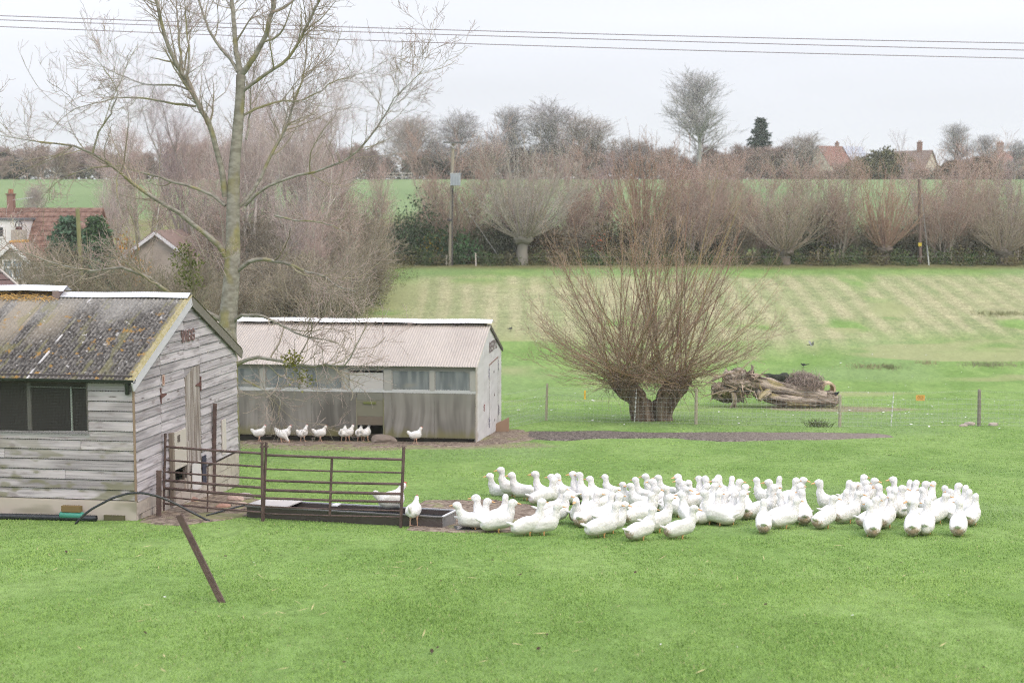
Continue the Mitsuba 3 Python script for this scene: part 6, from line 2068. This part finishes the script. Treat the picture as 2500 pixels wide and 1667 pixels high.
TX = {1: 1090, 2: 1400, 3: 1720, 4: 2060}
ORD = "first second third fourth fifth sixth seventh eighth ninth tenth eleventh twelfth thirteenth fourteenth fifteenth sixteenth seventeenth eighteenth nineteenth twentieth".split()
placed = []
rr = random.Random(5)
for n_, (tl, hx, hy, hd, pose, dirty, sc) in enumerate(DUCKS):
    px, py = TX[tl] + hx / 6.918, 1120 + hy / 6.918
    sc = 1.1 * sc * rr.uniform(.95, 1.06)
    yaw = hd + rr.uniform(-9, 9)
    if pose == "F":
        dirty = dirty or int(rr.random() < .14)
        pose = rr.choices(["F", "L", "R", "T", "O"], [5, 1.8, 1.8, 1.2, .5])[0] if 60 > hd or hd > 130 else rr.choice(["F", "F", "L", "R"])
    hc = DK[pose][1] * sc
    c, s = math.cos(math.radians(yaw)), math.sin(math.radians(yaw))
    hxy = np.array([hc[0] * c - hc[1] * s, hc[0] * s + hc[1] * c])
    lo, hi_ = 14.0, 45.0
    for _ in range(40):
        md = (lo + hi_) / 2
        H = at(px, py, md)
        g = float(ground(H[0] - hxy[0], H[1] - hxy[1]))
        if H[2] - g + .05 - hc[2] > 0:
            lo = md
        else:
            hi_ = md
    pos = np.array([H[0] - hxy[0], H[1] - hxy[1], g - .05])
    placed.append([pos, yaw, pose, dirty, sc, px, pos[1]])
# ducks keep a body's width apart: push crowded ones back or forth along the line of sight
for it in range(10):
    for i in range(len(placed)):
        for j in range(i):
            a_, b_ = placed[i][0], placed[j][0]
            d = a_[:2] - b_[:2]
            L_ = np.hypot(*d)
            if L_ < .19:
                sgn = 1 if a_[1] >= b_[1] else -1
                for q, s_ in ((a_, sgn), (b_, -sgn)):
                    st_ = .016 if s_ > 0 else .004
                    q[1] += s_ * st_
                    q[0] *= 1 + s_ * st_ / q[1]
                    q[2] = float(ground(q[0], q[1])) - .05
ycut = np.quantile([p[0][1] for p in placed], [.34, .67])
cells = {}
for p in placed:
    row = 0 if p[0][1] < ycut[0] else (1 if p[0][1] < ycut[1] else 2)
    col = min(5, int((p[5] - 1100) / 216))
    cells.setdefault((row, col), []).append(p)
ROWN = ["front row", "middle rows", "back row"]
COLN = ["at trough end", "past trough end", "flock's middle", "past flock's middle", "near far end", "at far end"]
HEADW = lambda y: "facing trough" if 125 < y % 360 < 235 else ("facing away" if 55 < y % 360 < 125 else ("facing viewer" if 235 <= y % 360 < 300 else "facing open field"))
TONE = {"T": "neck stretched", "S": "resting low", "D": "neck low", "O": "bill open", "L": "head turned", "R": "head turned", "F": "neck upright", "B": "head tucked back"}
for (row, col), ps in sorted(cells.items()):
    for n_, p in enumerate(sorted(ps, key=lambda q: q[5])):
        pos, yaw, pose, dirty, sc = p[:5]
        lab = f"{'soiled' if dirty else 'white'} duck {HEADW(yaw)}, {ORD[n_]} from the trough side, {ROWN[row]}, {COLN[col]}"
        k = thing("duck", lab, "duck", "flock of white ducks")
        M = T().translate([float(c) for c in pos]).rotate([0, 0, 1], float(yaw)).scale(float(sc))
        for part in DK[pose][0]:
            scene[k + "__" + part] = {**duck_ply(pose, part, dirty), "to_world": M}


def hen_kind(pose, seed):
    """White table hen. up = standing tall, peck = head to the ground, sit = resting."""
    dz = -.13 if pose == "sit" else 0
    a = math.radians({"up": 12, "peck": -18, "sit": 8}[pose])
    ca, sa = math.cos(a), math.sin(a)
    if pose == "peck":
        nb, nt, hd = (.10, 0, .215), (.20, 0, .09), np.array([.225, 0, .065])
    else:
        nb, nt, hd = (.085, 0, .30), (.145, 0, .405), np.array([.160, 0, .425])
    cb = (-.01, 0, .245)

    def f(x, y, z):
        body = smin([ell(x, y, z, cb, (.155, .100, .105), ca, sa), ell(x, y, z, (.075, 0, .25 if pose != "peck" else .215), (.085, .085, .09)), cap(x, y, z, nb, nt, .060, .030), ell(x, y, z, hd, (.034, .026, .028))], .018)
        wing = ell(x, abs(y), z, (-.03, .085, .26), (.12, .026, .065), ca, sa)
        tl = ell(x, y, z, (-.165, 0, .305 if pose != "peck" else .34), (.085, .030, .050), .72, -.69)
        return smin([body, wing, tl], .010)

    v, fc = sdf_mesh(f, (-.30, -.16, .0, .30, .16, .50), .019, .005, 26, seed)
    uv = np.stack([v[:, 0] + .06, v[:, 2] + .05], 1)
    parts = {"body": (v + [0, 0, dz], fc, uv)}
    an = np.linspace(0, 2 * PI, 7)[:-1]
    dn = np.array([.6, 0, -.8]) if pose == "peck" else np.array([.97, 0, -.22])
    up_ = np.array([.8, 0, .6]) if pose == "peck" else np.array([.22, 0, .97])
    hz = hd + [0, 0, dz]
    rings = [hz + dn * l_ + np.outer(np.cos(an) * r_, [0, 1, 0]) + np.outer(np.sin(an) * r_, up_) for l_, r_ in ((.026, .011), (.042, .007), (.056, .001))]
    parts["beak"] = (*loft(rings), None)
    cm = obox(hz + up_ * .032 + dn * .006, dn * .026, [0, .004, 0], up_ * .014)
    m = MB()
    m.add(cm).add(obox(hz + dn * .026 - up_ * .022, dn * .008, [0, .008, 0], up_ * .014))
    parts["comb"] = (*m.mesh(), None)
    if pose != "sit":
        for s, off in ((-1, .045), (1, -.035)):
            m = MB()
            x0 = off
            m.add(tube1([(x0 * .3, s * .048, .18), (x0 * .4, s * .05, .10), (x0, s * .05, .012)], [.034, .012, .010], 6))
            for t in (-.5, 0, .5):
                m.add(tube1([(x0, s * .05, .012), (x0 + .055 * math.cos(t), s * .05 + .055 * math.sin(t), .005)], [.008, .004], 4))
            m.add(tube1([(x0, s * .05, .012), (x0 - .03, s * .05, .005)], [.007, .004], 4))
            parts["leg" if s < 0 else "leg_001"] = (*m.mesh(), None)
    return parts


HK = {"up": hen_kind("up", 3), "peck": hen_kind("peck", 4), "sit": hen_kind("sit", 5)}
HPLY = {(kd, pt): mikit.ply((v, f), {"body": "duck_mat", "beak": "orange_mat", "comb": "comb_mat"}.get(pt, "pink_mat"), True, uv=uv) for kd, ps in HK.items() for pt, (v, f, uv) in ps.items()}
Z4P = lambda x, y: (550 + x / 3.36, 720 + y / 3.36)
HENS = [(*Z4P(255, 1200), 5, "up", 0, "white hen striding past the shed wall, nearest the wooden shed"), (*Z4P(440, 1216), -25, "peck", 0, "white hen bending down to peck in front of another hen"),
        (*Z4P(465, 1190), 8, "up", 0, "white hen partly hidden by the pecking hen"), (*Z4P(615, 1207), 50, "up", 0, "white hen turned half away between the pecking hen and a walking one"),
        (*Z4P(760, 1200), 4, "up", 0, "white hen walking just before the pop hole stones"), (*Z4P(955, 1186), 75, "up", 0, "white hen seen from behind on the flat stone by the pop hole"),
        (*Z4P(990, 1176), 30, "up", 0, "white hen half hidden behind the one on the flat stone"), (*Z4P(1090, 1163), 80, "up", 0, "white hen standing at the pop hole seen from its tail"),
        (*Z4P(1140, 1158), 60, "up", 0, "white hen at the pop hole's edge beside its door post"), (*Z4P(1550, 1228), 15, "up", 0, "lone white hen before the poultry house's plain wall end"),
        (1006, 1286, 75, "up", 0, "white hen standing with its back turned before the trough's open end")]
for px, py, yaw, pose, lift, lab in HENS:
    k = thing("hen", lab, "hen", "white hens")
    p = on(px, py)
    p[1] = min(p[1], 39.3)
    p = gp((px - 1250) / FOC * p[1], p[1], lift + .02)
    M = T().translate([float(c) for c in p]).rotate([0, 0, 1], float(yaw)).scale(1.04)
    for pt in HK[pose]:
        scene[k + "__" + pt] = {**HPLY[(pose, pt)], "to_world": M}
k = thing("hen", "white hen resting on the trough rim behind the hurdle bars", "hen", "white hens")
hp = tp(2.62, .36, TH + .02)
M = T().translate([float(c) for c in hp]).rotate([0, 0, 1], 12.0).scale(1.35)
for pt in HK["sit"]:
    scene[k + "__" + pt] = {**HPLY[("sit", pt)], "to_world": M}


def magpie(label, p, yaw, fly=False, col2=(.75, .75, .74)):
    k = thing("magpie", label, "bird")
    m = MB()
    s = trimesh.creation.icosphere(subdivisions=2)
    v, f = np.asarray(s.vertices), np.asarray(s.faces)
    c = np.where((v[:, 2:] < -.1) & (v[:, :1] < .55), [col2], [(.025, .027, .035)])
    c, s_ = math.cos(yaw), math.sin(yaw)
    Rm = np.array([[c, -s_, 0], [s_, c, 0], [0, 0, 1]])
    W = lambda q: np.asarray(q) @ Rm.T + p
    blk = (.025, .027, .035)
    put(k + "__body", (W(v * [.11, .06, .06] + [0, 0, .14]), f), "vc", True, color=np.where((v[:, 2:] < .2) & (v[:, :1] < .4), [col2], [blk]))
    put(k + "__head", (W(v * [.042, .034, .036] + [.115, 0, .185]), f), "vc", True, color=blk)
    put(k + "__bill", tube1(W([[.145, 0, .183], [.185, 0, .178]]), [.011, .002], 6), "vc", True, color=blk)
    put(k + "__tail", tube1(W([[-.08, 0, .145], [-.2, 0, .155], [-.31, 0, .165]]), [.03, .022, .010], 6), "vc", True, color=blk)
    for e in (-1, 1):
        if fly:
            P4 = W([[.07, e * .05, .17], [-.06, e * .05, .17], [-.10, e * .18, .33], [.02, e * .20, .36]])
        else:
            P4 = W([[.07, e * .062, .16], [-.13, e * .05, .15], [-.12, e * .058, .115], [.06, e * .066, .10]])
        put(k + "__wing", np_slab(P4, .010), "vc", color=blk if not fly else (.3, .3, .31))
        if not fly:
            put(k + "__leg", tube1(W([[.01, e * .025, .10], [.015, e * .025, 0]]), .006, 5), "vc", True, color=blk)


p = on(1981, 851)
magpie("black and white magpie alighting with raised wings on the pasture", p + [0, 0, .05], .4, True)
magpie("small magpie standing in the pasture just above the fallen tree", on(1962, 897), .2 + PI)
magpie("magpie standing on the slope just past the poultry house gable", on(1246, 808), .8)
magpie("black bird perched low at the tip of the fallen trunk", lp(1000, 240, -.1) - [0, 0, .12], .1, False, (.03, .03, .035))

# ------------------------------------------------------------------ grass, feathers, straw
rg = np.random.default_rng(123)


def blades(n, y0, y1, hmin, hmax, w, spread=1.06, power=1.0):
    u = rg.uniform(0, 1, n)
    y = y0 + (y1 - y0) * u ** power
    x = rg.uniform(-1, 1, n) * (1250 / FOC * spread) * y + 0
    clump = meshkit.fbm(np.stack([x * 1.3, y * 1.0, 0 * x + 2], -1), 3)
    fine = meshkit.noise(np.stack([x * 5.0, y * 4.0, 0 * x + 7], -1), 2)
    keep = rg.uniform(0, 1, n) < .35 + 1.3 * clump
    x, y, clump, fine = x[keep], y[keep], clump[keep], fine[keep]
    z = ground(x, y)
    n = len(x)
    h = rg.uniform(hmin, hmax, n) * (.45 + 1.1 * clump)
    az = rg.uniform(0, 2 * PI, n)
    ln = rg.uniform(.3, 1.1, n) * h
    d = np.stack([np.cos(az) * ln, np.sin(az) * ln, h], 1)
    sd = np.stack([-np.sin(az + rg.normal(0, .7, n)), np.cos(az), 0 * az], 1) * w * rg.uniform(.6, 1.3, (n, 1))
    o = np.stack([x, y, z - .006], 1)
    v = np.stack([o - sd, o + sd, o + d], 1).reshape(-1, 3)
    base = np.array([.238, .378, .102])[None] * (1 - clump[:, None] * .0)
    tone = np.clip((meshkit.fbm(np.stack([x * .45, y * .35, 0 * x + 5], -1), 3) - .5) * 2.2 + rg.normal(0, .2, n), -1, 1)[:, None]
    c = base * (1 + .15 * tone) + np.array([.05, .03, .012]) * np.clip(tone, 0, 1)
    dry = (rg.uniform(0, 1, n) < .025)[:, None]
    c = np.where(dry, [.42, .40, .22], c)
    c = np.clip(c * rg.uniform(.9, 1.1, (n, 1)), .01, .8)
    return v, np.arange(3 * n).reshape(-1, 3), np.repeat(c, 3, 0)


def bare(v):
    """Blades on the trodden earth are left out."""
    x, y = v[::3, 0], v[::3, 1]
    import shapely
    out = np.ones(len(x), bool)
    for pl, gap in BARE:
        out &= ~shapely.contains_xy(pl.buffer(gap), x, y)
    return out


BARE = [(Polygon(outline([(585, 1062), (585, 1083), (800, 1090), (1000, 1092), (1180, 1088), (1300, 1075), (1310, 1056), (1225, 1045), (700, 1040)])), .15),
        (Polygon(outline([(1290, 1054), (1290, 1071), (1380, 1077), (1450, 1071), (1650, 1070), (1760, 1078), (1900, 1074), (2020, 1073), (2185, 1067), (2140, 1059), (1600, 1058)])), .22),
        (Polygon(outline([(980, 1255), (1010, 1292), (1150, 1300), (1290, 1300), (1330, 1270), (1310, 1232), (1180, 1222), (1050, 1224)])), -.12),
        (Polygon(outline([(345, 1275), (430, 1283), (600, 1262), (680, 1245), (640, 1222), (560, 1205), (430, 1190), (380, 1200)])), -.08),
        (Polygon([tuple(S1.p(u, v, 0)[:2]) for u, v in ((0, 0), (LEN1, 0), (LEN1, W1), (0, W1))]), .03),
        (Polygon([tuple(S2.p(u, v, 0)[:2]) for u, v in ((0, 0), (LEN2, 0), (LEN2, W2), (0, W2))]), .03),
        (Polygon([tuple(tp(s, w, 0)[:2]) for s, w in ((0, 0), (LT, 0), (LT, TW), (0, TW))]), .02)]
VV, FF, CC, at_ = [], [], [], 0
for args in [(240000, 12.2, 18, .012, .036, .0048), (210000, 18, 27, .011, .032, .0066), (110000, 27, 40, .012, .030, .010), (60000, 40, 62, .014, .034, .016)]:
    v, f, c = blades(*args)
    kp = bare(v)
    k3 = np.repeat(kp, 3)
    v, c = v[k3], c[k3]
    VV.append(v)
    CC.append(c)
V_, C_ = np.vstack(VV), np.vstack(CC)
labels["grass"] = {"label": "short bright green grazed grass covering the slope", "category": "grass", "kind": "stuff"}
TAKEN.add("grass")
put("grass", (V_, np.arange(len(V_)).reshape(-1, 3)), "leaf_mat", False, color=C_)


def flecks(key, label, cat, pts, size, col, flat=.3, mat="vc"):
    k = thing(key, label, cat, kind="stuff")
    m = MB()
    for p in pts:
        a_ = rg.uniform(0, 2 * PI)
        s = size * rg.uniform(.5, 1.4)
        d = np.array([math.cos(a_), math.sin(a_), rg.uniform(-.1, .35)]) * s
        e = np.array([-math.sin(a_), math.cos(a_), .3]) * s * flat
        m.add((np.array([p - d, p + e, p + d, p - e]) + [0, 0, .03 + size * .25], np.array([[0, 1, 2], [0, 2, 3]])), np.asarray(col) * rg.uniform(.8, 1.1))
    m.put(k, mat)


pts = [on(rg.uniform(1215, 2490), rg.uniform(820, 1050)) for _ in range(120)] + [on(rg.uniform(1215, 2490), rg.uniform(965, 1045)) for _ in range(70)]
flecks("feathers", "white feathers scattered over the pasture beyond the wire fence", "feathers", pts, .055, (.74, .74, .74), .5)
pts = [on(rg.uniform(30, 2480), rg.uniform(1100, 1640)) for _ in range(18)]
flecks("feathers", "white feathers scattered in the near grass around the flock", "feathers", pts, .022, (.74, .74, .74), .45)
pts = [on(rg.uniform(20, 2480), rg.uniform(1310, 1650)) for _ in range(70)] + [on(rg.normal(700, 90), rg.normal(1500, 25)) for _ in range(14)] + [on(rg.normal(1010, 60), rg.normal(1393, 7)) for _ in range(20)] + [on(rg.uniform(440, 680), rg.uniform(1205, 1255)) for _ in range(50)]
flecks("straw", "loose straw stalks scattered over the near grass", "straw", pts, .07, (.46, .42, .22), .08)
pts = [on(rg.uniform(20, 2480), rg.uniform(1100, 1650)) for _ in range(60)]
flecks("dead_leaves", "small dark dead leaves and droppings on the near grass", "leaves", pts, .03, (.07, .05, .04), .6)

# ------------------------------------------------------------------ thin moist air over the valley
labels["haze"] = {"label": "thin moist haze lying over the whole valley", "category": "haze", "kind": "stuff"}
scene["air"] = {"type": "homogeneous", "albedo": {"type": "rgb", "value": [.96, .96, .965]}, "sigma_t": 0.00045}
scene["haze"] = {"type": "cube", "to_world": T().translate([0, 1960, 10]).scale([3600, 2060, 26]), "bsdf": {"type": "null"}, "interior": {"type": "ref", "id": "air"}}
scene["camera"]["medium"] = {"type": "ref", "id": "air"}
